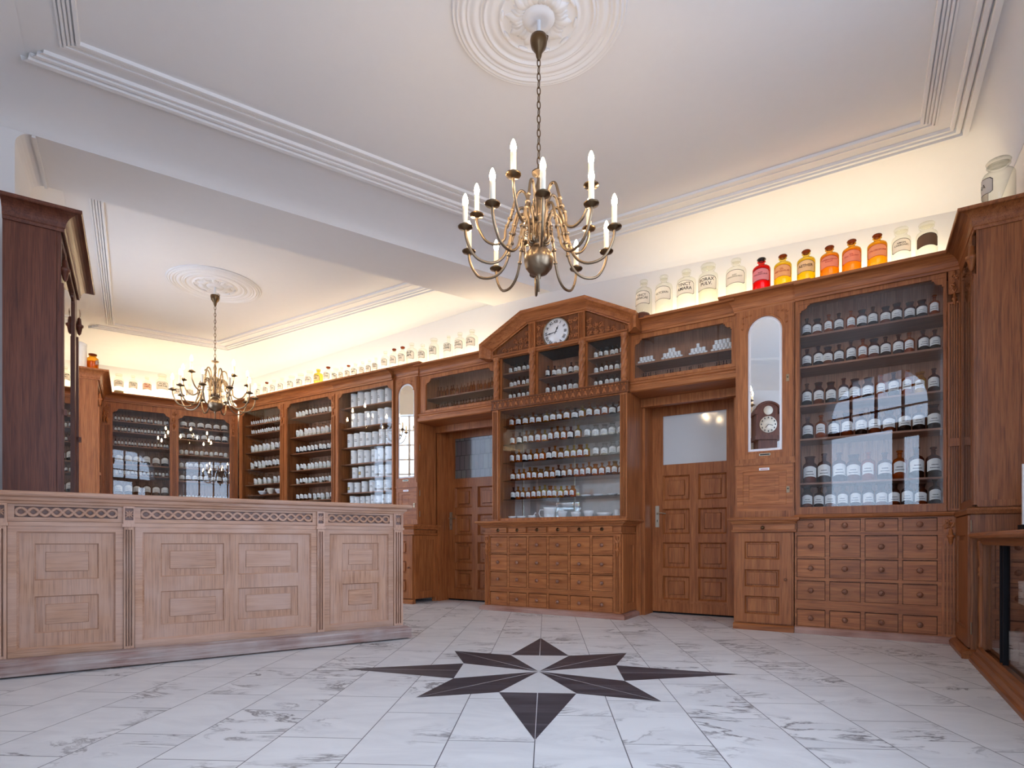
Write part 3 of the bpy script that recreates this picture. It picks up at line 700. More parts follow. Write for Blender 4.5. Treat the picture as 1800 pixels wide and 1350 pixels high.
for nm, z, xs, r, h, sd, kk in (('top shelf', 2.565, lin(-.44, .55, 12, .006), .037, .165, 1, KB), ('second shelf down', 2.295, lin(-.44, .55, 12, .006), .039, .175, 2, KB),
        ('third shelf down', 1.960, lin(-.44, .55, 11, .006), .040, .200, 3, KB+[('W', 'yellow', 'tan', .6)]), ('fourth shelf down', 1.668, lin(-.44, .55, 10, .004), .045, .205, 4, KB),
        ('fifth shelf down', 1.284, lin(-.43, .55, 9, .004), .053, .245, 5, KB[:4]), ('bottom shelf', 1.060, lin(-.44, .55, 11, .004), .042, .205, 6, KB[:3])):
    row('reagent_bottle', 'glass bottle', 'B', xs, 5.63, z, f'{nm}, glazed case of the {PW}', 'reagent bottles in the tall drawer cabinet', mix(sd, kk, r, h), True)

# ---- mirror cabinets ---------------------------------------------------------------
def carved_corner(mb, x, z, sx, y, w, h, m=0):
    for i, (a, b, r) in enumerate(((.18, .2, .13), (.45, .16, .11), (.2, .5, .11), (.72, .12, .08), (.13, .78, .07))):
        scroll(mb, x+sx*a*w, y, z-b*h, r*w, sx, 1.3, i, .004, m)
def mirror_cab(name, label, x0, x1, dx, side, small=False):
    T = Th(name, label, 'cabinet', 'B', (x0+x1)/2, 5.45)
    mb = MB(); mb.box(x0, x1, 5.42, YB, .055, .92); T.part('base', mb, oak)
    mb = MB(); mb.prism_x([(5.44, 0), (5.38, 0), (5.38, .04), (5.39, .05), (5.40, .055), (5.44, .055)], x0-.005, x1+.005); T.part('plinth', mb, oakh)
    mb = MB(); bx0, bx1 = x0+.015, x1-.015; w = bx1-bx0
    slab(mb, bx0, bx1, .065, .85, 5.400, .022, [(bx0+.075, bx1-.095, c, d) for c, d in ((.62, .775), (.378, .53), (.139, .298))], ins=.02)
    d = T.part('base_door', mb, oak); mb = MB(); knob(mb, bx1-.045, 5.40, .45, .013); T.sub('knob', mb, brass_knob, d)
    mb = MB(); mb.sweep([(x0-.01, YB), (x0-.01, 5.40), (x1+.01, 5.40), (x1+.01, YB)], [(0, .855), (.012, .86), (.012, .875), (0, .88)]); mb.box(x0-.01, x1+.01, 5.398, 5.42, .855, .925)
    d = T.part('drawer', mb, oakh); mb = MB(); knob(mb, (x0+x1)/2, 5.398, .897, .015); T.sub('knob', mb, bronze, d)
    mb = MB(); mb.sweep([(x0-.005, YB), (x0-.005, 5.40), (x1+.005, 5.40), (x1+.005, YB)], [(0, .925), (.012, .927), (.016, .94), (.022, .943), (.026, .955), (.040, .96), (.042, .978), (.036, .985), (-.06, .990)]); T.part('ledge', mb, oakh)
    mb = MB(); mb.box(x0, x1, 5.50, YB, .985, 2.94); T.part('carcass', mb, oak)
    # small panelled door
    a, b = x0+.012, x1-.012
    mb = MB(); slab(mb, a, b, 1.045, 1.455, 5.478, .024, [(a+.05, b-.05, 1.10, 1.40)], rec=.012, ins=.001, field=False)
    slab(mb, a+.05, b-.05, 1.10, 1.40, 5.484, .012, [(a+.10, b-.11, 1.135, 1.365)], ins=.03)
    d = T.part('panel_door', mb, oakh); mb = MB(); mb.box((a+b)/2-.042, (a+b)/2+.042, 5.474, 5.480, 1.405, 1.427)
    mb.box((a+b)/2-.03, (a+b)/2+.03, 5.4735, 5.475, 1.413, 1.418, 1); T.sub('name_plate', mb, [porc, redink], d, 'small white enamel name plate')
    mb = MB(); mb.box(b-.050, b-.026, 5.472, 5.479, 1.20, 1.255); mb.lathe(b-.038, 5.471, [(.006, 0), (.006, .002)], 8, 1, 'y', cz=1.235); T.sub('keyhole_plate', mb, [brass, black], d)
    # mouldings between
    mb = MB()
    for z0_, z1_, p in ((.99, 1.045, .004), (1.455, 1.475, .012), (1.475, 1.512, .006)): mb.box(x0-p*.5, x1+p*.5, 5.482-p, 5.50, z0_, z1_)
    mb.box(x0, a, 5.484, 5.50, 1.0, 2.86); mb.box(b, x1, 5.484, 5.50, 1.0, 2.86); T.part('face_frame', mb, oak)
    # mirror door with arched opening
    m0, m1 = (x0+x1)/2-.14+dx, (x0+x1)/2+.14+dx; rr = (m1-m0)/2; zb, zs = 1.577, 2.770-rr; zt = 2.84; mb = MB()
    ya, yb_ = 5.474, 5.498; cxm = (m0+m1)/2
    wall_with_holes2(mb, a, b, ya, yb_, 1.512, zs, [(m0, m1, zb, zs)], 0)
    N = 16; ap = [(cxm-rr*cos(pi*t/N), zs+rr*sin(pi*t/N)) for t in range(N+1)]
    outer = [(a, zs)]+[(a+(b-a)*t/N, zt) for t in range(1, N)]+[(b, zs)]
    for t in range(N):
        mb.prism_y([ap[t], outer[t], outer[t+1], ap[t+1]][::-1], ya, yb_)
    mb.prism_y([(a, zs), (a, zt), (a+(b-a)/N, zt)][::-1], ya, yb_); mb.prism_y([(b, zs), (b-(b-a)/N, zt), (b, zt)][::-1], ya, yb_)
    for t0, t1 in ((0, N),):
        mb.tube([(cxm-(rr+.012)*cos(pi*t/N), ya+.002, zs+(rr+.012)*sin(pi*t/N)) for t in range(N+1)], .006, 6)
    for xx in (m0-.012, m1+.012): mb.box(xx-.005, xx+.005, ya-.004, ya+.004, zb-.01, zs)
    mb.box(m0-.017, m1+.017, ya-.004, ya+.004, zb-.018, zb-.008)
    for xx, s_ in ((a+.03, 1), (b-.03, -1)): carved_corner(mb, xx, zt-.025, s_, ya+.001, .12, .17)
    d = T.part('mirror_door', mb, oak)
    def archpoly(ins):
        r2 = rr-ins; return [(m0+ins, zb+ins), (m1-ins, zb+ins)]+[(cxm+r2*cos(pi*t/N), zs+r2*sin(pi*t/N)) for t in range(N+1)]
    A0, A1 = archpoly(0), archpoly(.022); n = len(A0); mb = MB()
    mb.add([(x, 5.494, z) for x, z in A0]+[(x, 5.489, z) for x, z in A1], [(i, (i+1)%n, n+(i+1)%n, n+i) for i in range(n)], 0)
    T.sub('bevelled_edge', mb, bevelm, d, 'pale bevelled rim of the mirror')
    mb = MB(); mb.add([(x, 5.489, z) for x, z in A1], [tuple(range(n))], 0); T.sub('mirror', mb, mirror, d, 'tall arched mirror')
    mb = MB(); mb.box(cxm-.045, cxm+.045, ya-.006, ya, 1.535, 1.553, 0); mb.box(cxm-.04, cxm+.04, ya-.007, ya-.005, 1.539, 1.549, 1); T.sub('name_plate', mb, [steel, black], d, 'small dark metal name plate')
    kx = b-.04
    mb = MB(); mb.box(kx-.012, kx+.012, ya-.006, ya, 2.165, 2.225); mb.lathe(kx, ya-.007, [(.006, 0), (.006, .002)], 8, 1, 'y', cz=2.20); T.sub('keyhole_plate', mb, [brass, black], d)
    if side:
        for z in (2.55, 1.95, 1.38, 1.12): mb = MB(); mb.lathe(x1+.004, 5.52, [(.005, -.035), (.005, .035)], 8, 0, 'z', cz=z); T.part('hinge', mb, brass)
        mb = MB(); slab_r = [(5.50, 5.80, .15, .80)]
        for (c, d_, e, f) in slab_r:
            mb.box(x1, x1+.010, 5.43, c, .06, .85); mb.box(x1, x1+.010, d_, YB, .06, .85); mb.box(x1, x1+.010, c, d_, .06, e); mb.box(x1, x1+.010, c, d_, f, .85)
        T.part('side_panel', mb, oak)
    mb = MB(); mb.sweep([(x0, YB), (x0, 5.49), (x1, 5.49), (x1, YB)], cornice_prof(2.84, 2.975, .13)); T.part('cornice', mb, oakh); top_board(T, x0, x1, 5.49, YB)
mirror_cab('mirror_cabinet', 'narrow oak cabinet with arched mirror, right of the right-hand door', -.965, -.485, .005, False)
mirror_cab('mirror_cabinet', 'narrow oak cabinet with arched mirror, left of the left-hand door', -5.095, -4.72, 0, True)

# ---- bridging cabinets over the doors ----------------------------------------------
def bridge(name, label, x0, x1, gx0, gx1):
    T = Th(name, label, 'cabinet', 'B', (x0+x1)/2, 5.52, 2.27)
    carcass(T, x0, x1, 5.54, YB, 2.275, 2.94); shelves(T, x0+.02, x1-.02, 5.60, YB-.02, [2.575, 2.385])
    glazed(T, x0, x1, 2.37, 2.85, gx0, gx1, 2.40, 2.79, 5.515)
    mb = MB(); mb.prism_x([(YB, 2.262), (5.50, 2.262), (5.485, 2.272), (5.485, 2.31), (5.50, 2.318), (5.50, 2.335), (5.49, 2.345), (5.49, 2.36), (5.505, 2.372), (5.54, 2.372), (5.54, 2.30), (YB, 2.30)], x0, x1); T.part('sill_moulding', mb, oakh)
    mb = MB(); mb.sweep([(x0, 5.51), (x1, 5.51)], CP); T.part('cornice', mb, oakh); top_board(T, x0, x1, 5.51, YB)
bridge('overdoor_cabinet', 'small glazed cabinet over the right-hand door, holding white pots and dark bottles', -1.963, -.965, -1.935, -1.0)
bridge('overdoor_cabinet', 'small glazed cabinet over the left-hand door, holding two rows of honey-coloured bottles', -4.72, -3.555, -4.62, -3.60)
KO = [('V', 'olive', 'amber', .5), ('V', 'olive', None, .3), ('N', 'olive', 'amber', .4)]
def nolab(f): return lambda i: (*f(i), False)
row('oil_bottle', 'glass bottle', 'B', lin(-4.60, -3.62, 19, .010), 5.70, 2.575, 'upper shelf over the left-hand door', 'unlabelled bottles over the left-hand door', nolab(mix(11, KO, .022, .15)))
row('oil_bottle', 'glass bottle', 'B', lin(-4.61, -3.62, 21, .010), 5.69, 2.385, 'lower shelf over the left-hand door', 'unlabelled bottles over the left-hand door', nolab(mix(12, KO, .022, .13)))
row('dropper_bottle', 'little bottle', 'B', lin(-1.92, -1.02, 40, .006), 5.66, 2.385, 'lower shelf over the right-hand door', 'little dark bottles over the right-hand door', nolab(mix(13, [('V', 'brown', 'dark', .5), ('V', 'clear', 'dark', .55), ('V', 'brown', 'brown', .5)], .0125, .098))) if False else None
xs = [x for a, b, n in ((-1.915, -1.50, 17), (-1.46, -1.26, 9), (-1.20, -1.0, 9)) for x in lin(a, b, n, .004)]
ff = nolab(mix(13, [('V', 'brown', 'dark', .5), ('V', 'clear', 'dark', .55), ('V', 'brown', 'brown', .5)], .0135, .098)); ORD += [w+'-'+o for w in ('thirty', 'forty') for o in ORD[:9]]; ORD.insert(29, 'thirtieth')
row('dropper_bottle', 'little glass bottle', 'B', xs, 5.66, 2.385, 'lower shelf over the right-hand door', 'little dark bottles over the right-hand door', ff)
potm = MB(); potm.lathe(0, 0, [(.0155, 0), (.0165, .003), (.0165, .028), (.0155, .031), (.0175, .033), (.0175, .038), (.013, .040), (.0001, .040)], 12, 0)
po = potm.build('tmp', porc); pot = po.data; bpy.data.objects.remove(po)
pi_ = 0
for s_, (x0, base, n2, n3) in enumerate(((-1.86, 5, 4, 0), (-1.60, 6, 5, 2), (-1.345, 5, 4, 1), (-1.12, 6, 5, 4))):
    for lv, n in enumerate((base, n2, n3)):
        for i in range(n):
            x = x0+(i-(n-1)/2)*.036
            place('ointment_pot', pot, 'B', x, 5.68, 2.575+lv*.0402, R_.uniform(0, 6), f"small white pot, {ORD[i]} from left, {('bottom', 'middle', 'top')[lv]} row, {ORD[s_]} pile over the right-hand door", 'pot', 'white pots piled over the right-hand door')

# ---- doors -------------------------------------------------------------------------
def room_door(name, x0, x1, yl, gz, pz, glassm, lab):
    T = Th(name, lab, None, 'B', (x0+x1)/2, yl, 0, kind='structure')
    w = x1-x0; mid = (x0+x1)/2; gx0, gx1 = x0+.115, x1-.115; holes = [(gx0, gx1, gz[0], gz[1])]
    pan = [(gx0, mid-.045, c, d) for c, d in pz]+[(mid+.045, gx1, c, d) for c, d in pz]
    mb = MB(); slab(mb, x0, x1, .02, 2.24, yl, .04, pan+[], ins=.045, rec=.018) if False else None
    wall_with_holes2(mb, x0, x1, yl, yl+.04, .02, 2.24, pan+holes, 0)
    for (a, b, c, d) in pan:
        e = .016
        mb.add([(a,yl+.010,c),(b,yl+.010,c),(b,yl+.010,d),(a,yl+.010,d),(a+e,yl+.032,c+e),(b-e,yl+.032,c+e),(b-e,yl+.032,d-e),(a+e,yl+.032,d-e)], [(0,1,5,4),(1,2,6,5),(2,3,7,6),(3,0,4,7),(4,5,6,7)], 0)
        mb.frustum(a+.055, b-.055, c+.05, d-.05, yl+.031, yl+.014, .006, 0)
    mb.box(gx0, gx1, yl-.008, yl, .12, .14)
    lf = T.part('door_leaf', mb, oak)
    mb = MB(); mb.box(gx0, gx1, yl+.016, yl+.022, gz[0], gz[1]); T.sub('door_pane', mb, glassm, lf)
    # lever handle on a long plate
    hx = x0+.055; mb = MB(); mb.box(hx-.02, hx+.02, yl-.006, yl, .93, 1.16); mb.lathe(hx, yl-.006, [(.012, 0), (.010, -.03)], 10, 0, 'y', cz=1.08)
    mb.tube([(hx, yl-.034, 1.08), (hx+.05, yl-.036, 1.082), (hx+.10, yl-.034, 1.074)], [.008, .006, .008], 8); mb.box(hx-.003, hx+.003, yl-.0065, yl-.005, .985, 1.01, 1)
    T.sub('door_handle', mb, [steel, black], lf, 'worn metal lever handle on a long plate')
    # casing and jambs
    mb = MB(); yc = 5.82; c0, c1 = x0-.035, x1+.05
    for a, b in ((c0-.055, c0), ): mb.prism([(a, YB), (a, yc+.01), (a+.01, yc), (a+.025, yc), (a+.03, yc+.012), (b-.008, yc+.012), (b, yc+.02), (b, YB)], 0, 2.25)
    mb.box(c0, x0, YB-.03, yl+.04, 0, 2.26); mb.box(x1, c1, YB-.03, yl+.04, 0, 2.26); mb.box(c0-.055, c1+.03, yc, yc+.06, 2.18, 2.262); mb.box(c0, c1, 5.86, yl+.04, 2.225, 2.262)
    T.part('door_frame', mb, oak)
    mb = MB(); mb.box(x0, x1, yl+.02, yl+.10, 0, .02); T.part('threshold', mb, black)
pz4 = [(1.215, 1.482), (.855, 1.125), (.490, .765), (.155, .405)]
room_door('door_1', -4.685, -3.81, 6.05, (1.60, 2.125), pz4, leadm, 'left-hand panelled oak door with a curtained leaded pane')
room_door('door_2', -1.935, -1.05, 6.12, (1.60, 2.125), pz4, frost, 'right-hand panelled oak door with a plain pale pane')

# ---- centre display cabinet with clock gable ---------------------------------------
def centre():
    T = Th('display_cabinet', 'central oak display cabinet with clock gable, twisted columns and thirty small drawers', 'cabinet', 'B', -2.76, 5.45)
    x0, x1 = -3.66, -2.03
    mb = MB(); mb.box(x0, x1, 5.462, YB, .05, .94); T.part('base', mb, oak)
    cols = [(-3.590+.2495*i, -3.590+.2495*i+.226) for i in range(6)]
    rows = [(.648, .829), (.450, .637), (.270, .438), (.061, .214)]; small = [(.872, .930)]
    mb = MB(); wall_with_holes2(mb, x0, x1, 5.420, 5.462, .05, .945, [(a, b, c, d) for a, b in cols for c, d in rows+small], 0)
    for a, b in cols: mb.box(a, b, 5.424, 5.436, .225, .262); mb.box(a, b, 5.417, 5.436, .238, .246)
    T.part('drawer_frame', mb, oakh)
    base_drawers(T, x0, x1, 5.422, cols, rows, oakh, kr=.020)
    for a, b in cols:
        mb = MB(); mb.box(a+.002, b-.002, 5.405, 5.43, .873, .929); d = T.part('small_drawer', mb, oakh)
        mb = MB(); mb.lathe((a+b)/2, 5.405, [(.020, 0), (.018, -.004), (.008, -.006), (.010, -.016), (.0001, -.020)], 12, 0, 'y', cz=.90); T.sub('knob', mb, bronze, d)
    for a, b in ((x0, -3.60), (-2.10, x1)):
        mb = MB(); fluted(mb, a+.004, b-.004, .055, .845, 5.408, .03, 3, .008); pendant(mb, (a+b)/2, 5.404, .62, 1.1); mb.tube([((a+b)/2, 5.404, .74), ((a+b)/2, 5.404, .82)], [.004, .007], 6); T.part('pilaster', mb, oak)
    mb = MB(); mb.sweep([(x0, YB), (x0, 5.42), (x1, 5.42), (x1, YB)], [(0, 0), (.05, 0), (.05, .03), (.035, .045), (.02, .05), (0, .055)]); T.part('plinth', mb, plinthw)
    mb = MB(); mb.sweep([(x0, YB), (x0, 5.42), (x1, 5.42), (x1, YB)], [(0, .852), (.014, .856), (.014, .868), (.0, .87)])
    mb.sweep([(x0, YB), (x0, 5.42), (x1, 5.42), (x1, YB)], [(0, .932), (.022, .934), (.026, .945), (.034, .948), (.038, .958), (.055, .962), (.06, .975), (.085, .980), (.09, .99), (.085, 1.003), (-.2, 1.006)]); mb.box(x0, x1, 5.44, YB, .93, 1.003); T.part('ledge', mb, oakh)
    mb = MB(); mb.box(x1, x1+.012, 5.44, 5.55, .06, .85); mb.box(x1, x1+.012, 5.75, YB, .06, .85); mb.box(x1, x1+.012, 5.55, 5.75, .06, .15); mb.box(x1, x1+.012, 5.55, 5.75, .74, .85); T.part('side_panel', mb, oak)
    # upper body
    u0, u1 = -3.553, -1.963
    mb = MB(); mb.box(u0, u0+.02, 5.45, YB, 1.005, 2.90); mb.box(u1-.02, u1, 5.45, YB, 1.005, 2.90); mb.box(u0, u1, 5.45, YB, 2.26, 2.36); mb.box(u0, u1, 5.50, YB, 2.86, 2.93)
    mb.prism_y([(u0, 2.86), (u1, 2.86), (u1, 2.95), (-2.42, 3.17), (-3.09, 3.17), (u0, 2.95)], 5.46, YB); T.part('carcass', mb, oak)
    mb = MB(); mb.box(u0+.02, u1-.02, YB-.02, YB-.01, 2.36, 2.86); T.part('back_panel', mb, backw)
    mb = MB(); mb.box(u0+.02, u1-.02, YB-.03, YB-.02, 1.006, 2.26); T.part('mirror_back', mb, silver, 'mirrored back of the glass-shelved display')
    for z in (2.080, 1.870, 1.665, 1.461, 1.250): mb = MB(); mb.box(-3.47, -2.04, 5.50, YB-.035, z-.007, z); T.part('glass_shelf', mb, shelfglass)
    for x in (-3.42, -2.75, -2.09):
        mb = MB(); mb.box(x-.006, x+.006, 5.86, 5.868, 1.01, 2.25); T.part('shelf_standard', mb, steel)
    mb = MB(); wall_with_holes2(mb, u0, u1, 5.425, 5.45, 1.006, 2.262, [(-3.470, -2.042, 1.035, 2.243)], 0); d = T.part('display_frame', mb, oak)
    mb = MB(); mb.box(-3.470, -2.74, 5.436, 5.440, 1.035, 2.243); T.sub('glass_pane', mb, pane, d)
    mb = MB(); mb.box(-2.76, -2.042, 5.442, 5.446, 1.035, 2.243); T.sub('glass_pane', mb, pane, d)
    for a, b in ((-3.553, -3.476), (-2.038, -1.963)):
        mb = MB(); fluted(mb, a, b, 1.006, 2.25, 5.405, .03, 4, .007); T.part('pilaster', mb, oak)
    # carved frieze
    mb = MB(); mb.box(u0-.01, u1+.01, 5.405, 5.45, 2.262, 2.352); mb.box(u0-.018, u1+.018, 5.395, 5.45, 2.252, 2.264); mb.box(u0-.018, u1+.018, 5.395, 5.45, 2.350, 2.362)
    n = 46
    for i in range(n):
        x = u0+(i+.5)*(u1-u0)/n
        leaf(mb, x, 5.404, 2.272, pi/2+(.5 if i % 2 else -.5), .058, .012, 1, .016); mb.lathe(x, 5.405, [(.009, 0), (.007, -.010), (.0001, -.013)], 7, 1, 'y', cz=2.336)
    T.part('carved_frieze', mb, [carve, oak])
    # twisted columns
    for cx_ in (-3.507, -3.044, -2.454, -1.997):
        mb = MB(); N = 44; n_ = 30; vs = []; zb, zt = 2.395, 2.785
        for i in range(N+1):
            z = zb+(zt-zb)*i/N
            for k in range(n_):
                a = 2*pi*k/n_; r = .023+.013*abs(math.sin(1.5*(a-(z-zb)*21)))**.7; vs.append((cx_+r*cos(a), 5.420+r*sin(a), z))
        mb.add(vs, [(i*n_+k, i*n_+(k+1)%n_, (i+1)*n_+(k+1)%n_, (i+1)*n_+k) for i in range(N) for k in range(n_)], 0, True)
        mb.lathe(cx_, 5.420, [(.036, 2.362), (.036, 2.372), (.030, 2.376), (.035, 2.384), (.028, 2.396)], 18)
        mb.lathe(cx_, 5.420, [(.027, 2.782), (.034, 2.790), (.027, 2.797), (.029, 2.806), (.039, 2.815), (.040, 2.828), (.040, 2.84)], 18)
        T.part('twisted_column', mb, oak)
    # three glazed bays
    for a, b, g0, g1 in ((-3.48, -3.07, -3.455, -3.092), (-3.02, -2.475, -2.992, -2.500), (-2.43, -2.02, -2.408, -2.045)):
        mb = MB(); wall_with_holes2(mb, a, b, 5.450, 5.472, 2.355, 2.862, [(g0, g1, 2.375, 2.835)], 0); d = T.part('glass_door', mb, oak)
        mb = MB(); mb.box(g0, g1, 5.460, 5.464, 2.375, 2.835); T.sub('glass_pane', mb, pane, d)
    shelves(T, -3.53, -3.06, 5.53, YB-.02, [2.690, 2.530, 2.388]); shelves(T, -3.03, -2.47, 5.53, YB-.02, [2.574, 2.388]); shelves(T, -2.44, -1.985, 5.53, YB-.02, [2.690, 2.530, 2.388])
    mb = MB(); mb.box(-3.063, -3.027, 5.50, YB-.02, 2.36, 2.86); mb.box(-2.473, -2.437, 5.50, YB-.02, 2.36, 2.86); T.part('partition', mb, oak)
    # beam, fluted posts and carved panels of the gable
    mb = MB(); mb.box(u0, u1, 5.425, 5.47, 2.838, 2.862); mb.box(u0, u1, 5.415, 5.47, 2.862, 2.880); T.part('beam', mb, oakh)
    for a, b, zt in ((-3.085, -3.005, 3.16), (-2.497, -2.422, 3.16)):
        mb = MB(); fluted(mb, a, b, 2.862, zt, 5.412, .04, 4, .006); mb.box(a-.004, b+.004, 5.408, 5.46, 2.838, 2.866); T.part('gable_post', mb, oak)
    def tri(x, z, s):  # under the slope
        xe = u0+.05 if s < 0 else u1-.05; xi = -3.10 if s < 0 else -2.41
        t = (x-xe)/(xi-xe); return z < 2.93+.20*t-.02
    for (a, b, s, sd) in ((u0+.045, -3.09, -1, 5), (-2.415, u1-.045, 1, 8)):
        mb = MB()
        if s < 0: mb.prism_y([(a, 2.88), (b, 2.88), (b, 3.15), (a, 2.93)], 5.440, 5.462)
        else: mb.prism_y([(a, 2.88), (b, 2.88), (b, 2.93), (a, 3.15)], 5.440, 5.462)
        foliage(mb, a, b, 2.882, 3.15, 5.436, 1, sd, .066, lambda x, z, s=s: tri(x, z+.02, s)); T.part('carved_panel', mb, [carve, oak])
    mb = MB(); mb.box(-3.01, -2.495, 5.440, 5.462, 2.88, 3.155)
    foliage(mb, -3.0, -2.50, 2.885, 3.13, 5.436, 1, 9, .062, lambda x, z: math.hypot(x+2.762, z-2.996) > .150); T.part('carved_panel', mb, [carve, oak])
    # gable cornice
    prof = []
    for o, p in ((0, 0), (.012, .006), (.016, .020), (.03, .03), (.05, .05), (.07, .078), (.085, .105), (.10, .115), (.115, .115), (.115, .0)): prof.append((o, 5.425-p))
    prof.append((.10, 5.5))
    path = [(u0-.005, 2.84), (u0-.005, 2.925), (-3.105, 3.150), (-2.405, 3.150), (u1+.005, 2.925), (u1+.005, 2.84)]
    mb = MB(); mb.sweep(path, [(-o, y) for o, y in prof], plane='xz')
    pb = MB(); pb.sweep(path, [(-.115, 5.425), (-.115, YB)], plane='xz')
    T.part('gable_cornice', mb, oakh); T.part('gable_roof', pb, oakh)
    return T
centre()
# clock ------------------------------------------------------------------------------
T = Th('gable_clock', 'round white clock with Roman numerals set in the carved gable', 'clock', 'B', -2.762, 5.43, 2.996)
mb = MB(); mb.lathe(-2.762, 5.438, [(.160, 0), (.160, -.012), (.152, -.018), (.146, -.012), (.146, 0)], 48, 0, 'y', cz=2.996); T.part('bezel', mb, brass, 'thin brass bezel')
mb = MB(); mb.lathe(-2.762, 5.432, [(.147, 0), (.146, -.004), (.0001, -.006)], 48, 0, 'y', cz=2.996); dial = T.part('dial', mb, porc)
mb = MB()
for i, s in enumerate('XII I II III IIII V VI VII VIII IX X XI'.split()):
    a = i*pi/6; me = text_mesh(s, .042, 0, 0)
    me.transform(Matrix.Rotation(a, 4, 'Y')); b0 = len(mb.v); px, pz = -2.762+.112*sin(a), 2.996+.112*cos(a)
    mb.add([(v.co.x+px, 5.4235, v.co.z+pz) for v in me.vertices], [tuple(p.vertices) for p in me.polygons]); bpy.data.meshes.remove(me)
for i in range(60):
    a = i*pi/30; c, s = cos(a), sin(a); w = .0012; mb.add([(-2.762+s*.137+c*w, 5.4245, 2.996+c*.137-s*w), (-2.762+s*.137-c*w, 5.4245, 2.996+c*.137+s*w), (-2.762+s*.142-c*w, 5.4245, 2.996+c*.142+s*w), (-2.762+s*.142+c*w, 5.4245, 2.996+c*.142-s*w)], [(0, 1, 2, 3)])
T.sub('numerals', mb, ink, dial)
def hand(nm, a, l, w, y):
    mb = MB(); s, c = sin(a), cos(a); P = [(-.022, w*.5), (l*.45, w), (l*.62, w*2.2), (l*.72, w*.8), (l, w*.25)]
    pts = [(d*s+q*c, d*c-q*s) for d, q in P]+[(d*s-q*c, d*c+q*s) for d, q in P[::-1]]
    mb.prism_y([(-2.762+x, 2.996+z) for x, z in pts], y, y+.0015); T.part(nm, mb, ink)
hand('hour_hand', math.radians(27), .075, .005, 5.418); hand('minute_hand', math.radians(262), .115, .0035, 5.414)
# centre bottles
KC = [('N', 'amber', 'amber', .58), ('N', 'amber', 'amber', .5), ('W', 'amber', 'amber', .55), ('N', 'brown', 'dark', .4), ('N', 'yellow', 'amber', .5), ('N', 'amber', 'brown', .25), ('W', 'olive', 'amber', .58)]
CW = 'display under the clock'
for nm, z, a, b, n, r, h, sd in (('top shelf', 2.080, -3.45, -2.06, 16, .0415, .150, 21), ('second shelf down', 1.870, -3.44, -2.55, 11, .038, .158, 22), ('third shelf down', 1.665, -3.44, -2.45, 13, .036, .158, 23), ('fourth shelf down', 1.461, -3.44, -2.06, 19, .0355, .148, 24), ('fifth shelf down', 1.250, -3.44, -2.62, 12, .0335, .142, 25)):
    row('tincture_bottle', 'glass bottle', 'B', lin(a, b, n, .004), 5.62, z, f'{nm}, {CW}', 'tincture bottles in the display under the clock', mix(sd, KC, r, h, .1), True)
KW = [('W', 'clear', 'powder', .4), ('W', 'clear', None, .2), ('N', 'clear', 'clear', .4)]
row('clear_bottle', 'glass bottle', 'B', lin(-2.52, -2.06, 5, .004), 5.62, 1.870, f'right end of second shelf down, {CW}', 'clear bottles in the display under the clock', mix(26, KW, .037, .15), True)
row('clear_bottle', 'glass bottle', 'B', lin(-2.42, -2.06, 4, .004), 5.62, 1.665, f'right end of third shelf down, {CW}', 'clear bottles in the display under the clock', mix(27, KW, .037, .16), True)
KP = [('N', 'clear', 'powder', .3), ('N', 'amber', 'amber', .35), ('W', 'clear', 'tan', .4), ('N', 'olive', 'amber', .3), ('N', 'brown', 'dark', .3)]
for bay, a, b, zz_, n in (('left', -3.45, -3.10, (2.690, 2.530, 2.388), 6), ('middle', -2.97, -2.50, (2.574, 2.388), 7), ('right', -2.40, -2.05, (2.690, 2.530, 2.388), 6)):
    nms = ('top', 'middle', 'bottom') if len(zz_) == 3 else ('upper', 'lower')
    for nm, z in zip(nms, zz_):
        row('small_bottle', 'glass bottle', 'B', lin(a, b, n, .006), 5.60, z, f'{nm} shelf, {bay} bay between the twisted columns', 'bottles between the twisted columns', mix(int(z*100)+n, KP, .026 if bay != 'middle' else .030, .115 if bay != 'middle' else .135), True)
# porcelain on the display floor
def bowl(name, lab, x, y, r, h, foot=.5, pestle=False, m=porc, z=1.006, cat='mortar', fr='B', grp='white mortars and bowls on the display floor'):
    T = Th(name, lab, cat, fr, x, y, z, grp); mb = MB()
    mb.lathe(x, y, [(r*foot, z), (r*foot, z+h*.1), (r*foot*.9, z+h*.16), (r*.75, z+h*.35), (r*.95, z+h*.75), (r, z+h), (r*.94, z+h), (r*.86, z+h*.75), (r*.6, z+h*.35), (.0001, z+h*.22)], 24); T.part('bowl', mb, m)
    if pestle:
        mb = MB(); mb.tube([(x, y, z+h*.3), (x+r*.7, y-r*.1, z+h*1.15), (x+r*1.15, y-r*.15, z+h*1.5)], [.012, .007, .010], 8); T.part('pestle', mb, m)
bowl('mortar', 'shallow white bowl at the left end of the display floor', -3.38, 5.56, .052, .055); bowl('mortar', 'second shallow white bowl from the left on the display floor', -3.26, 5.56, .052, .055)
bowl('mortar', 'small white mortar left of the big white jug', -3.12, 5.55, .045, .058, pestle=True)
T = Th('measuring_jug', 'large white porcelain jug with a looped handle on the display floor', 'jug', 'B', -2.93, 5.62, 1.006); mb = MB()
mb.lathe(-2.93, 5.62, [(.060, 1.006), (.062, 1.015), (.072, 1.13), (.075, 1.15), (.071, 1.15), (.066, 1.13), (.055, 1.02), (.0001, 1.018)], 28); mb.add([], []); T.part('body', mb, porc)
mb = MB(); mb.tube([(-3.0, 5.61, 1.125), (-3.045, 5.60, 1.125), (-3.06, 5.60, 1.09), (-3.045, 5.60, 1.05), (-2.995, 5.61, 1.035)], .006, 8); T.part('handle', mb, porc)
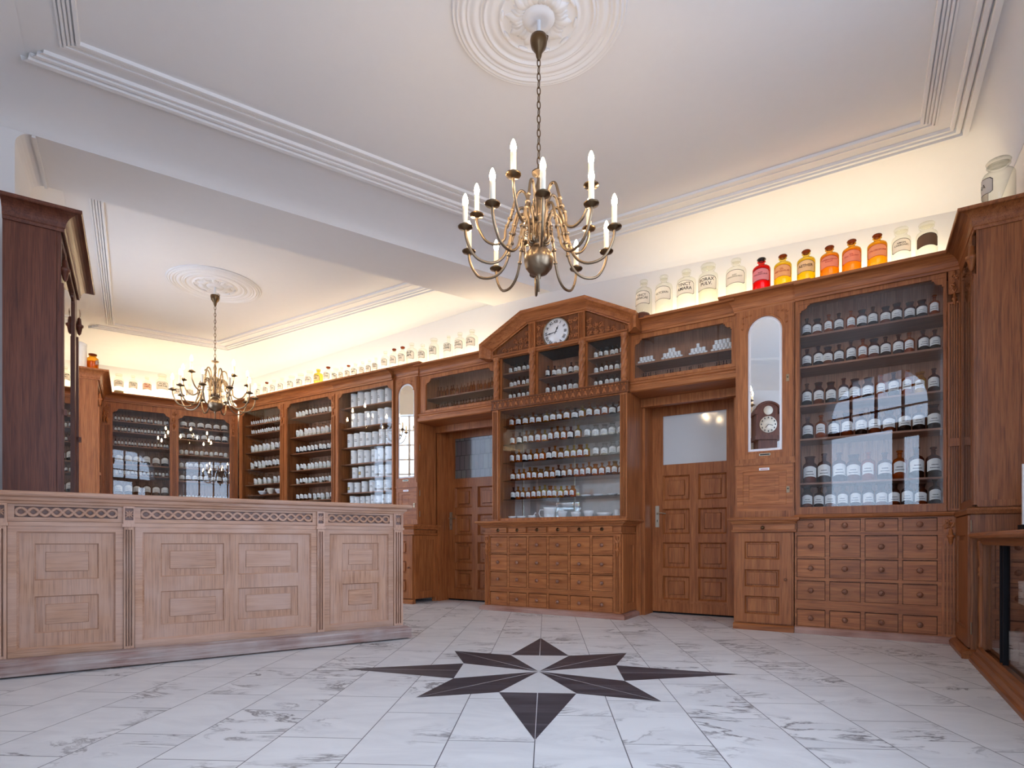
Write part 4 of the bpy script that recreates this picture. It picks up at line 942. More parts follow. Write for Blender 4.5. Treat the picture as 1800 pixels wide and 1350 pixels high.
bowl('mortar', 'white mortar right of the big white jug', -2.76, 5.58, .055, .10, .6); bowl('mortar', 'white mortar with a leaning pestle on the display floor', -2.60, 5.58, .055, .085, pestle=True)
bowl('mortar', 'footed white mortar right of the one with a pestle', -2.45, 5.58, .056, .095, .45); bowl('mortar', 'wide low white bowl near the right end of the display floor', -2.28, 5.60, .085, .07, .5)
for i, x in enumerate((-2.14, -2.07)):
    mb = MB(); mb.lathe(x, 5.60, [(.028, 1.006), (.030, 1.01), (.030, 1.10), (.026, 1.105), (.0001, 1.105)], 20)
    tag(mb.build('porcelain_beaker', porc, None, (x, 5.60, 1.006), 'B'), ('left', 'right')[i]+' of two tall white beakers at the right end of the display floor', 'beaker', 'white beakers on the display floor')
for i, x in enumerate((-2.50, -2.36, -2.20)):
    bowl('pill_tray', ('left', 'middle', 'right')[i]+' one of three low white dishes on the fifth display shelf', x, 5.62, .055, .022, .8, z=1.250, cat='dish', grp='white dishes on the fifth display shelf')

# ---- glazed wall cases in the far room ---------------------------------------------
def wall_case(name, label, fr, x0, x1, gx0, gx1, yf, yb, zt, zs, pil=None, gz0=1.08):
    T = Th(name, label, 'cabinet', fr, (x0+x1)/2, yf)
    mb = MB(); slab(mb, x0, x1, .05, .93, yf-.05, .03, [(x0+.08, (x0+x1)/2-.04, .14, .84), ((x0+x1)/2+.04, x1-.08, .14, .84)]); mb.box(x0, x1, yf-.02, yb, .05, .93); T.part('base', mb, oak)
    mb = MB(); mb.prism_x([(yb, .93), (yf-.07, .93), (yf-.08, .95), (yf-.08, .97), (yb, .98)], x0, x1); T.part('ledge', mb, oakh)
    carcass(T, x0, x1, yf+.02, yb, .98, 2.94); shelves(T, x0+.02, x1-.02, yf+.09, yb-.02, zs)
    glazed(T, x0 if pil is None else x0, x1, .98, 2.86, gx0, gx1, gz0, zt, yf)
    for a, b in (pil or []):
        mb = MB(); fluted(mb, a, b, .99, 2.50, yf-.016, .03, 4, .007); pil_head(mb, a, b, yf-.016, 2.60, 2.80); T.part('pilaster', mb, oak)
    mb = MB(); mb.sweep([(x0, yf-.01), (x1, yf-.01)], CP); T.part('cornice', mb, oakh); top_board(T, x0, x1, yf-.01, yb)
wall_case('glazed_case', 'glazed oak wall case nearest the far corner, mortars on its low shelf', 'B', -8.34, -7.25, -8.29, -7.336, 5.445, YB, 2.785, [2.60, 2.45, 2.17, 1.91, 1.66, 1.50, 1.25], [(-7.325, -7.25)])
wall_case('glazed_case', 'middle glazed oak wall case on the long wall, packed with clear labelled bottles', 'B', -7.25, -6.165, -7.20, -6.235, 5.445, YB, 2.785, [2.60, 2.31, 2.07, 1.82, 1.617, 1.373, 1.16], [(-6.225, -6.165)])
wall_case('glazed_case', 'glazed oak wall case on the long wall filled with white porcelain jars', 'B', -6.165, -5.095, -6.11, -5.118, 5.445, YB, 2.785, [2.608, 2.33, 2.063, 1.835, 1.635, 1.441, 1.27], None)
wall_case('glazed_case', 'left glazed oak case on the far wall with rows of tiny bottles', 'L', -.39, .52, -.271, .470, 10.30, 10.80, 2.745, [2.585, 2.425, 2.22, 1.94, 1.78, 1.485], [(-.375, -.285), (.480, .560)])
wall_case('glazed_case', 'right glazed oak case on the far wall, big flasks on its top shelf', 'L', .52, 1.42, .572, 1.306, 10.30, 10.80, 2.745, [2.575, 2.39, 2.15, 1.94, 1.73, 1.44], [(1.315, 1.38)])
KT = [('N', 'clear', 'clear', .5), ('N', 'clear', 'powder', .4), ('W', 'clear', 'powder', .5), ('N', 'clear', 'dark', .4), ('W', 'clear', 'tan', .4)]
KY = [('V', 'olive', 'amber', .6), ('V', 'clear', 'amber', .5), ('V', 'clear', 'powder', .5)]
def rows(case, grp, fr, y, L):
    for nm, z, a, b, n, kk, r, h, sd in L:
        row('case_bottle', 'glass bottle', fr, lin(a, b, n, .006), y, z, f'{nm} shelf, {case}', grp, mix(sd, kk, r, h))
rows('wall case nearest the far corner', 'bottles in the wall case nearest the far corner', 'B', 5.61, [('top', 2.60, -8.26, -7.36, 17, KY, .022, .12, 31), ('second', 2.45, -8.26, -7.36, 17, KY, .022, .13, 32), ('third', 2.17, -8.26, -7.36, 9, KT[:3], .042, .20, 33), ('fourth', 1.91, -8.26, -7.36, 10, KT[:3], .040, .19, 34), ('fifth', 1.66, -8.2, -7.36, 7, KT[:3], .042, .18, 35), ('lowest', 1.25, -8.2, -7.36, 9, KT[:2], .036, .17, 36)])
rows('middle wall case', 'bottles in the middle wall case', 'B', 5.61, [('top', 2.60, -7.17, -6.26, 13, KT[:1]+KT[2:3], .031, .16, 41), ('second', 2.31, -7.17, -6.26, 10, KT[1:3], .042, .19, 42), ('third', 2.07, -7.17, -6.26, 11, [KT[3]], .037, .17, 43), ('fourth', 1.82, -7.17, -6.26, 11, KT[:3], .036, .165, 44), ('fifth', 1.617, -7.17, -6.26, 13, KT[:3], .030, .145, 45), ('sixth', 1.373, -7.17, -6.26, 10, KT[:2], .036, .16, 46), ('lowest', 1.16, -7.17, -6.26, 10, KT[:2], .036, .15, 47)])
KV = [('V', 'clear', 'powder', .5), ('V', 'brown', 'brown', .4), ('V', 'olive', 'amber', .5), ('V', 'clear', 'dark', .4)]
KF = [('N', 'clear', 'clear', .5), ('N', 'clear', 'dark', .35)]
rows('left case on the far wall', 'bottles in the left case on the far wall', 'L', 10.44, [('top', 2.585, -.25, .46, 17, KV, .016, .10, 51), ('second', 2.425, -.25, .46, 17, KV, .016, .10, 52), ('third', 2.22, -.25, .46, 17, [KV[1], KV[2]], .016, .10, 53), ('fourth', 1.94, -.25, .46, 6, KF, .053, .21, 54), ('fifth', 1.78, -.25, .46, 14, KV, .019, .10, 55), ('lowest', 1.485, -.25, .46, 6, KF, .053, .22, 56)])
rows('right case on the far wall', 'bottles in the right case on the far wall', 'L', 10.44, [('top', 2.575-.075, .59, 1.29, 6, KF[1:], .053, .20, 61)] if False else [('second', 2.39, .59, 1.29, 7, KF, .046, .15, 62), ('third', 2.15, .59, 1.29, 10, KT[:2], .030, .12, 63), ('fourth', 1.94, .59, 1.29, 10, KT[:2], .030, .13, 64), ('fifth', 1.73, .59, 1.29, 8, KT[:1]+KF, .040, .15, 65), ('lowest', 1.44, .59, 1.29, 16, [KV[0], KV[1]], .019, .11, 66)])
rows('right case on the far wall', 'bottles in the right case on the far wall', 'L', 10.44, [('top', 2.575, .60, 1.29, 6, [('N', 'clear', 'brown', .4)], .050, .155, 61)])
# porcelain jars
def jar_mesh(r, h, sd, tan=False):
    k = ('j', r, h, sd, tan)
    if k in CACHE: return CACHE[k]
    out = []
    mb = MB(); mb.lathe(0, 0, [(r*.94, 0), (r*.97, h*.03), (r*.97, h*.80), (r*.93, h*.83), (.0001, h*.835)], 20, 0)
    rn = random.Random(sd); a = rn.uniform(-.15, .15)
    if tan: label_patch(mb, r*.97, h*.28, h*.56, .7, 2, .001, 0, 0); label_patch(mb, r*.97, h*.31, h*.53, .62, 3, .0016, 0, 0)
    else: dashes(mb, r*.97, h*.50, .34, 1, rn, h*.045, .0008); dashes(mb, r*.97, h*.40, .45, 1, rn, h*.045, .0008)
    out.append(('jar_body', mb, [porc, ink, black, simple_tan]))
    mb = MB(); mb.lathe(0, 0, [(r*.90, h*.83), (r, h*.85), (r, h*.955), (r*.96, h*.985), (r*.6, h), (.0001, h)], 20, 0); out.append(('lid', mb, [porc]))
    ms = []
    for nm, m_, mt in out: o = m_.build(nm, mt); ms.append((nm, o.data)); bpy.data.objects.remove(o)
    CACHE[k] = ms; return ms
simple_tan = simple('tan_label', (.55, .40, .17), .7)
for nm, z, a, b, n, r, h in (('top', 2.608, -6.02, -5.14, 7, .052, .20), ('second', 2.33, -6.02, -5.14, 7, .052, .205), ('third', 2.063, -6.09, -5.14, 8, .049, .195), ('fourth', 1.835, -6.02, -5.14, 7, .050, .185), ('fifth', 1.635, -6.00, -5.14, 7, .047, .155), ('sixth', 1.441, -6.10, -5.14, 7, .049, .15), ('lowest', 1.27, -6.05, -5.14, 9, .042, .125)):
    for i, x in enumerate(lin(a, b, n, .006)):
        tan = (nm == 'fifth' and i == 1) or (nm == 'sixth' and i == 0)
        place_parts('porcelain_jar', jar_mesh(r, round(h*(1+R_.choice((0, .04, -.05))), 3), R_.randrange(3), tan), 'B', x, 5.61, z, R_.uniform(-.3, .3), f"{'tan-labelled' if tan else 'white'} porcelain jar, {ORD[i]} from left, {nm} shelf of the jar-filled wall case", 'jar', 'white porcelain jars in the wall case')
bowl('mortar', 'low white mortar with pestle, left on the shelf of the far corner wall case', -7.98, 5.61, .07, .06, .5, True, porc, 1.50, grp='mortars in the far corner wall case')
bowl('mortar', 'cream stoneware mortar between two white ones in the far corner wall case', -7.78, 5.61, .065, .095, .55, False, porcw, 1.50, grp='mortars in the far corner wall case')
bowl('mortar', 'white mortar with pestle, right on the shelf of the far corner wall case', -7.58, 5.61, .065, .075, .5, True, porc, 1.50, grp='mortars in the far corner wall case')
# blank strip cornering
# ---- left wall cabinets (W frame: x along the wall, y from the room) ----------------
def end_cab(name, label, x0, x1, yf, yb, dk, glassy):
    w, wh_ = (dark, darkh) if dk else (oak, oakh)
    T = Th(name, label, 'cabinet', 'W', (x0+x1)/2, yf)
    mb = MB(); mb.box(x0, x1, yf-.03, yb, .05, .97); mb.box(x0, x1, yf-.01, yb, 0, .05); T.part('base', mb, w)
    mb = MB()
    mb.box(x0, x0+.02, yf+.02, yb, .97, 2.94); mb.box(x1-.02, x1, yf+.02, yb, .97, 2.94); mb.box(x0, x1, yf+.02, yb, 2.90, 2.94); T.part('carcass', mb, w)
    mb = MB(); mb.box(x0+.02, x1-.02, yb-.02, yb-.01, .98, 2.90); T.part('back_panel', mb, backw)
    n = 1 if glassy else 2; px = (x1-x0)/n
    for i in range(n):
        a, b = x0+px*i, x0+px*(i+1)
        glazed(T, a, b, .98, 2.86, a+(.05 if glassy else .07), b-(.20 if glassy else .07), 1.06, 2.79, yf, mt=w, mp=mirror if glassy else pane)
    for a, b in ((x0+.005, x0+.06), (x1-.06, x1-.005)):
        mb = MB(); fluted(mb, a, b, 1.0, 2.5, yf-.014, .02, 3, .006); pendant(mb, (a+b)/2, yf-.018, 2.52, 1.3); mb.box(a, b, yf-.03, yf, 1.62, 1.66); T.part('pilaster', mb, w)
    mb = MB(); mb.sweep([(x0, yb), (x0, yf-.005), (x1, yf-.005), (x1, yb)], CP); T.part('cornice', mb, wh_)
    mb = MB(); mb.box(x0, x1, yf, yb, 2.938, 2.95); T.part('top_board', mb, w)
end_cab('mirrored_cabinet', 'dark oak cabinet with mirrored doors behind the counter at the left edge', 4.83, 6.10, .405, .70, True, True)
end_cab('tall_cabinet', 'oak cabinet on the left wall of the far room, its plain side facing us', 9.02, 10.28, .385, .94, False, False)

# ---- corner cabinet on the right wall (R frame: x = toward viewer) -------------------
T = Th('corner_cabinet', 'shallow oak corner cabinet on the right wall, its plain side facing us', 'cabinet', 'R', -5.1, .70)
xe = -4.83
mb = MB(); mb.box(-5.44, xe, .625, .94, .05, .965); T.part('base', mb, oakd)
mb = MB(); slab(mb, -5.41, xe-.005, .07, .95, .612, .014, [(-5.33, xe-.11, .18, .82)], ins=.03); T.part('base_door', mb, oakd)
mb = MB(); mb.sweep([(-5.40, .615), (xe, .615), (xe, .94)], [(0, 0), (.04, 0), (.045, .03), (.03, .05), (0, .06)]); T.part('plinth', mb, oakh_shade)
mb = MB(); mb.sweep([(-5.42, .625), (xe, .625), (xe, .94)], [(0, .955), (.018, .96), (.024, .985), (.018, .998), (-.02, 1.008), (-.10, 1.01)]); T.part('ledge', mb, oakh_shade)
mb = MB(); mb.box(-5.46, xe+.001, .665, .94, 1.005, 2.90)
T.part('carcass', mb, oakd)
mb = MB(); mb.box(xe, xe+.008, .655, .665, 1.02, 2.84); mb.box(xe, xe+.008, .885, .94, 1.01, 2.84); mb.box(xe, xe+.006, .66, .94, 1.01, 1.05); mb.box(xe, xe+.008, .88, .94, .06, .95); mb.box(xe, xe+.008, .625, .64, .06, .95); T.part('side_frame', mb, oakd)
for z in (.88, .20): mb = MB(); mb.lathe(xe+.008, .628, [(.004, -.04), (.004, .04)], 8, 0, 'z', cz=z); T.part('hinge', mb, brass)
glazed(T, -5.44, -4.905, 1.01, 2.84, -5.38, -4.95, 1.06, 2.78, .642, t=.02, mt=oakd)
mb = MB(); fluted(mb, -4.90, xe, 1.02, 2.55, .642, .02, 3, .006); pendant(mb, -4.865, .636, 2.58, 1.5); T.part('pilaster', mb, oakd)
mb = MB(); mb.sweep([(-5.50, .655), (xe, .655), (xe, .955)], cornice_prof(2.835, 2.96, .11)); T.part('cornice', mb, oakh_shade)
mb = MB(); mb.box(-5.46, xe, .655, .955, 2.938, 2.95); T.part('top_board', mb, oakh_shade)

# ---- glass display counter at the right edge ---------------------------------------
T = Th('display_counter', 'low glass-fronted oak display counter along the right wall', 'display case', 'R', -3.6, .75)
a, b = -4.69, -2.75
mb = MB(); mb.prism_x([(.94, .795), (.640, .795), (.612, .798), (.600, .812), (.606, .826), (.62, .832), (.94, .832)], a-.04, b+.04); T.part('counter_top', mb, oakh_shade)
mb = MB(); mb.sweep([(a, .94), (a, .66), (b, .66), (b, .94)], [(0, 0), (.055, 0), (.055, .022), (.042, .032), (.036, .06), (.022, .066), (.018, .09), (0, .10)]); mb.box(a, b, .66, .94, .02, .075); T.part('plinth', mb, oakh_shade)
mb = MB(); mb.box(a, b, .66, .70, .755, .795); mb.box(a, b, .652, .70, .765, .78); T.part('top_rail', mb, oakh_shade)
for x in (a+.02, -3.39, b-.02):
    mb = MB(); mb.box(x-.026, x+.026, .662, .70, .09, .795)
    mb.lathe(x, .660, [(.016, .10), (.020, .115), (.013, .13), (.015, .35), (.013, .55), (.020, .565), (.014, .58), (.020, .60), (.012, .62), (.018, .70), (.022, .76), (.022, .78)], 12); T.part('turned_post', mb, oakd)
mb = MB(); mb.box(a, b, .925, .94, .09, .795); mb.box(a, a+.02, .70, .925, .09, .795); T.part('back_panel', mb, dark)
for x0_, x1_, y in ((a+.04, -4.12, .675), (-4.16, -3.41, .683), (-3.36, b-.04, .679)):
    mb = MB(); mb.box(x0_, x1_, y, y+.005, .10, .757); T.part('glass_pane', mb, pane)
for x in (-4.155, -4.075): mb = MB(); mb.box(x-.012, x+.006, .668, .692, .10, .757); T.part('sliding_rail', mb, black)
mb = MB(); mb.box(a+.03, b-.03, .72, .92, .44, .448); T.part('glass_shelf', mb, shelfglass)
for i, (x, y, r, h, z) in enumerate(((-4.42, .80, .055, .17, .077), (-4.28, .82, .05, .13, .077), (-3.90, .80, .06, .22, .077), (-3.72, .82, .06, .20, .077), (-4.35, .82, .04, .10, .45), (-4.00, .82, .045, .12, .45), (-3.6, .82, .045, .12, .45))):
    place_parts('porcelain_jar', jar_mesh(r, h, i % 3), 'R', x, y, z, .4, f"white jar, {ORD[i if i < 4 else i-4]} from the far end, {'floor' if i < 4 else 'glass shelf'} of the display counter at right", 'jar', 'white jars in the display counter')
T = Th('card_holder', 'white card on a black base standing on the display counter', 'card holder', 'R', -4.40, .86, .832)
mb = MB(); mb.box(-4.47, -4.34, .80, .93, .832, .875); T.part('base', mb, black); mb = MB(); mb.box(-4.415, -4.400, .808, .925, .875, 1.23); T.part('card', mb, porc)

# ---- long counter ------------------------------------------------------------------
def counter():
    T = Th('shop_counter', 'long pale oak shop counter with panelled front and carved interlace band', 'counter', 'L', .5, 4.6)
    x0, x1 = XL, 1.80; y = 4.325
    mb = MB(); mb.box(x0, x1-.012, y+.02, 4.78, .09, 1.0); T.part('body', mb, cnt)
    mb = MB(); mb.prism_x([(4.81, 1.035), (4.275, 1.035), (4.262, 1.042), (4.258, 1.052), (4.264, 1.064), (4.278, 1.069), (4.81, 1.069)], x0, x1+.06); T.part('counter_top', mb, cnth)
    mb = MB(); mb.sweep([(x0, 4.31), (x1, 4.31), (x1, 4.78)], [(0, .995), (.006, 1.0), (.010, 1.01), (.022, 1.016), (.026, 1.035), (0, 1.035)]); T.part('top_moulding', mb, cnth)
    bays = [(-1.10+.17, -.670), (-.604, -.055), (.005, 1.126), (1.180, 1.722)]
    pil = [(-.670, -.604), (-.055, .005), (1.126, 1.180), (1.722, 1.800)]
    # frieze with carved interlace
    for a, b in bays[1:]:
        mb = MB(); wall_with_holes2(mb, a, b, y-.006, y+.02, .895, .997, [(a+.030, b-.030, .918, .982)], 0); mb.box(a+.02, b-.02, y-.001, y+.02, .91, .99) if False else None
        fz = T.part('frieze', mb, cnth)
        mb = MB(); g0, g1 = a+.030, b-.030; mb.box(g0, g1, y+.010, y+.02, .918, .982)
        T.sub('frieze_ground', mb, carve_c_shade, fz)
        mb = MB(); n = max(2, round((g1-g0)/.0575)); w = (g1-g0-.06)/(n-1)/1.0; cz = .95; A = .0225
        L = g1-g0-.06
        for ph in (0, pi):
            pts = []
            M = (n-1)*10
            for i in range(M+1):
                t = i/M; x = g0+.03+L*t; pts.append((x, y+.004-.0035*cos(pi*(n-1)*t+ (0 if ph else pi)), cz+A*cos(pi*(n-1)*t+ph+pi/2*0)*1.0))
            mb.tube(pts, .0092, 6)
        for i in range(n-1):
            x = g0+.03+L*(i+.5)/(n-1); mb.lathe(x, y+.006, [(.009, 0), (.006, -.007), (.0001, -.010)], 8, 0, 'y', cz=cz)
        for x in (g0+.03, g1-.03): mb.tube([(x+(.026 if x > a+.2 else -.026)*sin(t*pi/8), y+.004, cz+A*cos(t*pi/8)) for t in range(9)], .0092, 6)
        T.sub('carved_interlace', mb, cnth, fz)
    for a, b in pil:
        mb = MB(); c = (a+b)/2; hw = min(.022, (b-a)/2-.008); wall_with_holes2(mb, a, b, y-.022, y+.02, .885, .997, [(c-hw, c+hw, .910, .985)], 0); mb.box(c-hw, c+hw, y-.008, y+.0, .91, .985, 1)
        for k in range(8): leaf(mb, c, y-.010, .9475, k*pi/4, .032 if k % 2 else .026, .0055, 0, .014)
        mb.lathe(c, y-.012, [(.007, 0), (.005, -.008), (.0001, -.011)], 8, 0, 'y', cz=.9475)
        mb.box(a-.006, b+.006, y-.030, y+.02, .868, .885); T.part('rosette_block', mb, [cnt, carve_c_shade])
        mb = MB(); fluted(mb, a+.002, b-.002, .105, .868, y-.022, .044, 3, .010); T.part('pilaster', mb, cnt)
    # panelled bays
    P = [[(-.486, -.181)], [(.145, .512), (.600, .997)], [(1.320, 1.605)]]
    for (a, b), cols in zip(bays[1:], P):
        mb = MB(); wall_with_holes2(mb, a, b, y-.008, y+.02, .105, .868, [(a+.040, b-.040, .150, .835)], 0)
        mb.add([(a+.04, y-.004, .15), (b-.04, y-.004, .15), (b-.04, y-.004, .835), (a+.04, y-.004, .835), (a+.052, y+.012, .162), (b-.052, y+.012, .162), (b-.052, y+.012, .823), (a+.052, y+.012, .823)], [(0,1,5,4),(1,2,6,5),(2,3,7,6),(3,0,4,7)], 0)
        mb.box(a, b, y-.014, y+.02, .868, .893); T.part('bay_frame', mb, cnth)
        mb = MB(); slab(mb, a+.05, b-.05, .155, .83, y+.008, .02, [(c, d, e, f) for c, d in cols for e, f in ((.549, .765), (.238, .455))], rec=.018, ins=.048, mf=1); T.part('front_panel', mb, [cnt, cnth])
    mb = MB(); mb.box(x0, -.670, y-.006, y+.02, .105, .997); T.part('front_panel', mb, cnt)
    mb = MB(); mb.sweep([(x0, 4.30), (x1-.005, 4.30), (x1-.005, 4.78)], [(0, .012), (.052, .012), (.052, .080), (.046, .092), (.030, .098), (.015, .108), (0, .108)]); T.part('plinth', mb, wood('counter_plinth', (.19, .09, .07), (.31, .19, .16), (.46, .37, .33), 'x', rough=.6, wear=(.48, .43, .40)))
counter()

# ================================================================== big bottles on the cornices
TB = 2.95
def big(x, ztop, r, kind, g, l, fill, text, fr='B', q=5.62, lab='paper', label=None, tm=None, n=28, stop=None):
    h = ztop-TB; e = Th('apothecary_bottle', label, 'bottle', fr, x, q, TB, 'large apothecary bottles along the cabinet tops')
    kind += 'B' if kind != 'V' else ''; b, s_ = prof_bottle(kind, r, h); mk = lambda P: [(a, c+TB) for a, c in P]
    mb = MB(); mb.lathe(x, q, mk(b), n, 0)
    if l: rr = r*.95; mb.lathe(x, q, mk([(rr*.9, h*.01), (rr, h*.02), (rr, h*fill), (.0001, h*fill+.0005)]), n, 1)
    e.part('body', mb, [gl[g], liq[l] if l else gl[g]])
    mb = MB(); mb.lathe(x, q, mk(s_), n, 0); e.part('stopper', mb, stop or gl[g])
    if lab:
        def ringp(ha, z0, z1, off, m, top, bot, wd):
            def rows_(ha, z0, z1):
                N = 12; lo = []; hi = []
                for i in range(N+1):
                    a = -ha+2*ha*i/N; k = abs(i/N*2-1); c = .10*(z1-z0) if i in (0, N) else 0
                    lo.append((a, z0+bot*(1-k*k)+c)); hi.append((a, z1-top*k*k-c))
                return lo+hi[::-1]
            A = rows_(ha, z0, z1); B_ = rows_(ha-wd/r, z0+wd, z1-wd); n2 = len(A)
            mb.add([(x+(r+off)*sin(a), q-(r+off)*cos(a), TB+z) for a, z in A+B_], [(i, (i+1) % n2, n2+(i+1) % n2, n2+i) for i in range(n2)], m, False)
        def patch(ha, z0, z1, off, m, top, bot):
            N = 12; vs = []
            for i in range(N+1):
                a = -ha+2*ha*i/N; k = abs(i/N*2-1); c = .10*(z1-z0) if i in (0, N) else 0
                vs += [(x+(r+off)*sin(a), q-(r+off)*cos(a), TB+z0+bot*(1-k*k)+c), (x+(r+off)*sin(a), q-(r+off)*cos(a), TB+z1-top*k*k-c)]
            mb.add(vs, [(2*i, 2*i+2, 2*i+3, 2*i+1) for i in range(N)], m, True)
        mb = MB(); z0, z1 = h*.40, h*.70; patch(1.08, z0+.003, z1-.003, .0014, 0, .018, .014); ringp(1.10, z0, z1, .0022, 1, .018, .014, .0042)
        L_ = e.part('label', mb, [{'paper': enamel, 'pink': paperp, 'brown': paperb}[lab], redink if lab == 'pink' else ink])
        if text:
            lines = text.split('\n'); sz = min(.042, 1.75*r/(max(len(t) for t in lines)*.66)); me = text_mesh(text, sz, r, TB+(z0+z1)/2+.012+ (0 if len(lines) > 1 else -.005), .0032)
            me.transform(Matrix.Translation((x, q, 0))); me.transform(Matrix.Translation((-e.org[0], -e.org[1], -e.org[2])))
            me.name = 'lettering'; me.materials.append(redink if lab == 'pink' else ink); o = bpy.data.objects.new('lettering', me); COL.objects.link(o); o.parent = L_
    return e
big(-1.865, 3.415, .080, 'N', 'green', None, .5, 'TINCT\nARNICAE', label='clear stoppered bottle lettered TINCT ARNICAE on the cabinet top')
big(-1.661, 3.412, .083, 'N', 'green', None, .5, 'GLYCERIN', label='clear stoppered bottle lettered GLYCERIN on the cabinet top')
big(-1.441, 3.414, .090, 'N', 'green', None, .5, 'TINCT\nAMARA', label='clear stoppered bottle lettered TINCT AMARA on the cabinet top')
big(-1.236, 3.413, .090, 'W', 'green', 'green', .45, 'BORAX\nPULV.', label='wide-necked clear bottle lettered BORAX PULV on the cabinet top')
big(-.985, 3.402, .089, 'N', 'green', None, .5, 'ACET\nPYROLIGNOS RECT', label='clear stoppered bottle lettered ACET PYROLIGNOS RECT on the cabinet top')
big(-.767, 3.352, .076, 'N', 'red', 'red', .74, 'ACET\nPYROLIGN CRUD', label='bright red bottle with black stopper lettered ACET PYROLIGN CRUD', stop=blackglass)
big(-.591, 3.336, .073, 'N', 'yellow', 'yellow', .74, 'OL.\nAMYGDALAR', lab='pink', label='yellow bottle with red lettering OL AMYGDALAR, right of the red bottle', stop=gl['brown'])
eb = big(-.405, 3.328, .073, 'N', 'yellow', 'yellow', .74, 'AETHER', label='yellow bottle lettered AETHER with a small dark sticker', stop=gl['brown'])
big(-.226, 3.316, .073, 'N', 'orange', 'orange', .74, 'FORMALDEHYD\nSOLUT.', lab='pink', label='orange bottle with pink label FORMALDEHYD SOLUT', stop=gl['brown'])
big(-.062, 3.325, .072, 'N', 'orange', 'orange', .74, 'SOL.\nZINC. CHLORAT', lab='pink', label='orange bottle with pink label SOL ZINC CHLORAT', stop=gl['brown'])
big(.120, 3.322, .072, 'N', 'orange', 'yellow', .74, 'CHLOROFORM', lab='pink', label='orange-yellow bottle with pink label CHLOROFORM', stop=gl['brown'])
big(.284, 3.326, .067, 'W', 'green', None, .5, 'AMON.\nCARBONIC.', label='wide-necked clear bottle lettered AMON CARBONIC on the cabinet top')
big(.453, 3.319, .072, 'W', 'green', 'tan', .22, None, lab='brown', label='wide-necked clear bottle with a brown paper label and tan contents')
mb = MB(); mb.box(-.425, -.385, 5.62-.0775, 5.62-.0745, TB+.035, TB+.10); eb.part('sticker', mb, black, 'small dark sticker')
# wide jar on the corner cabinet
big(-4.98, 3.37, .088, 'W', 'olive', None, .5, 'CERA', 'R', .78, label='large wide-necked clear jar on the corner cabinet at the right edge') if False else None
e = big(-5.02, 3.36, .090, 'W', 'clear', None, .5, 'CERA', 'R', .80, label='large wide-necked clear jar on the corner cabinet at the right edge')
# brown dome behind the cornice
mb = MB(); mb.lathe(-1.83, 5.47, [(.085, 2.95), (.084, 2.98), (.07, 3.005), (.04, 3.02), (.0001, 3.025)], 24); tag(mb.build('wooden_bowl', dark, None, (-1.83, 5.47, 2.95), 'B'), 'upturned brown wooden bowl in front of the TINCT ARNICAE bottle', 'bowl')
LT = [(-8.087,3.258,.052,'N','green'),(-7.896,3.257,.055,'N','green'),(-7.718,3.266,.058,'N','green'),(-7.525,3.268,.060,'N','green'),(-7.299,3.263,.066,'W','green'),(-7.092,3.265,.063,'W','green'),(-6.893,3.277,.066,'W','green'),(-6.709,3.271,.064,'N','amber'),(-6.502,3.275,.064,'N','green'),(-6.344,3.226,.054,'W','green'),(-6.223,3.227,.042,'N','green'),(-6.09,3.231,.049,'N','green'),(-5.953,3.235,.055,'N','red2'),(-5.813,3.236,.049,'N','green'),(-5.684,3.238,.049,'N','green'),(-5.566,3.253,.050,'V','green'),(-5.395,3.304,.055,'N','green'),(-5.238,3.313,.057,'N','green'),(-5.09,3.314,.059,'N','green'),(-4.934,3.331,.066,'N','green'),(-4.753,3.284,.058,'N','green'),(-4.569,3.322,.062,'W','green'),(-4.34,3.317,.061,'V','green'),(-4.165,3.321,.066,'N','green'),(-3.984,3.32,.072,'N','green')]
TX = ['TINCT\nRHEI', 'AQUA\nROSAE', 'SPIRIT\nAETHER', 'OL.\nRICINI', 'TINCT\nOPII', 'SIRUP\nSIMPL', 'ACID\nTARTAR']
for i, (x, zt, r, k, g) in enumerate(LT):
    red = g == 'red2'; am = g == 'amber'
    big(x, zt, r, k, 'green' if not am else 'yellow', 'red' if red else ('yellow' if am else None), .22 if red else .3, TX[i % 7], label=f"{'red-filled' if red else 'honey-yellow' if am else 'clear'} {'wide-necked ' if k == 'W' else ''}apothecary bottle, {ORD[i]} from left on the long run of cases", n=18, stop=gl['brown'] if i in (1, 11, 17, 18, 8) else None)
AT = [(-.19,3.299,.064,'W'),(-.011,3.302,.058,'N'),(.168,3.309,.060,'N'),(.369,3.381,.083,'W'),(.58,3.28,.060,'N'),(.74,3.29,.055,'N'),(.90,3.27,.055,'N'),(1.06,3.29,.060,'N'),(1.20,3.26,.05,'W')]
for i, (x, zt, r, k) in enumerate(AT):
    big(x, zt, r, k, 'green', 'tan' if i == 0 else None, .25, TX[(i+3) % 7], 'L', 10.45, lab='pink' if i == 2 else 'paper', label=f"clear {'wide-necked ' if k == 'W' else ''}apothecary bottle, {ORD[i]} from left on the far wall cases", n=16)
T = Th('white_canister', 'large white canister on top of the oak cabinet at far left', 'canister', 'W', 9.14, .62, 2.95); mb = MB(); mb.lathe(9.14, .62, [(.115, 2.95), (.118, 2.96), (.118, 3.26), (.12, 3.265), (.12, 3.30), (.10, 3.31), (.0001, 3.31)], 28); T.part('body', mb, porc)
big(9.16, 3.20, .062, 'W', 'orange', 'amber', .6, 'CRETA', 'W', .445, label='amber bottle beside the white canister at far left', stop=gl['brown'])

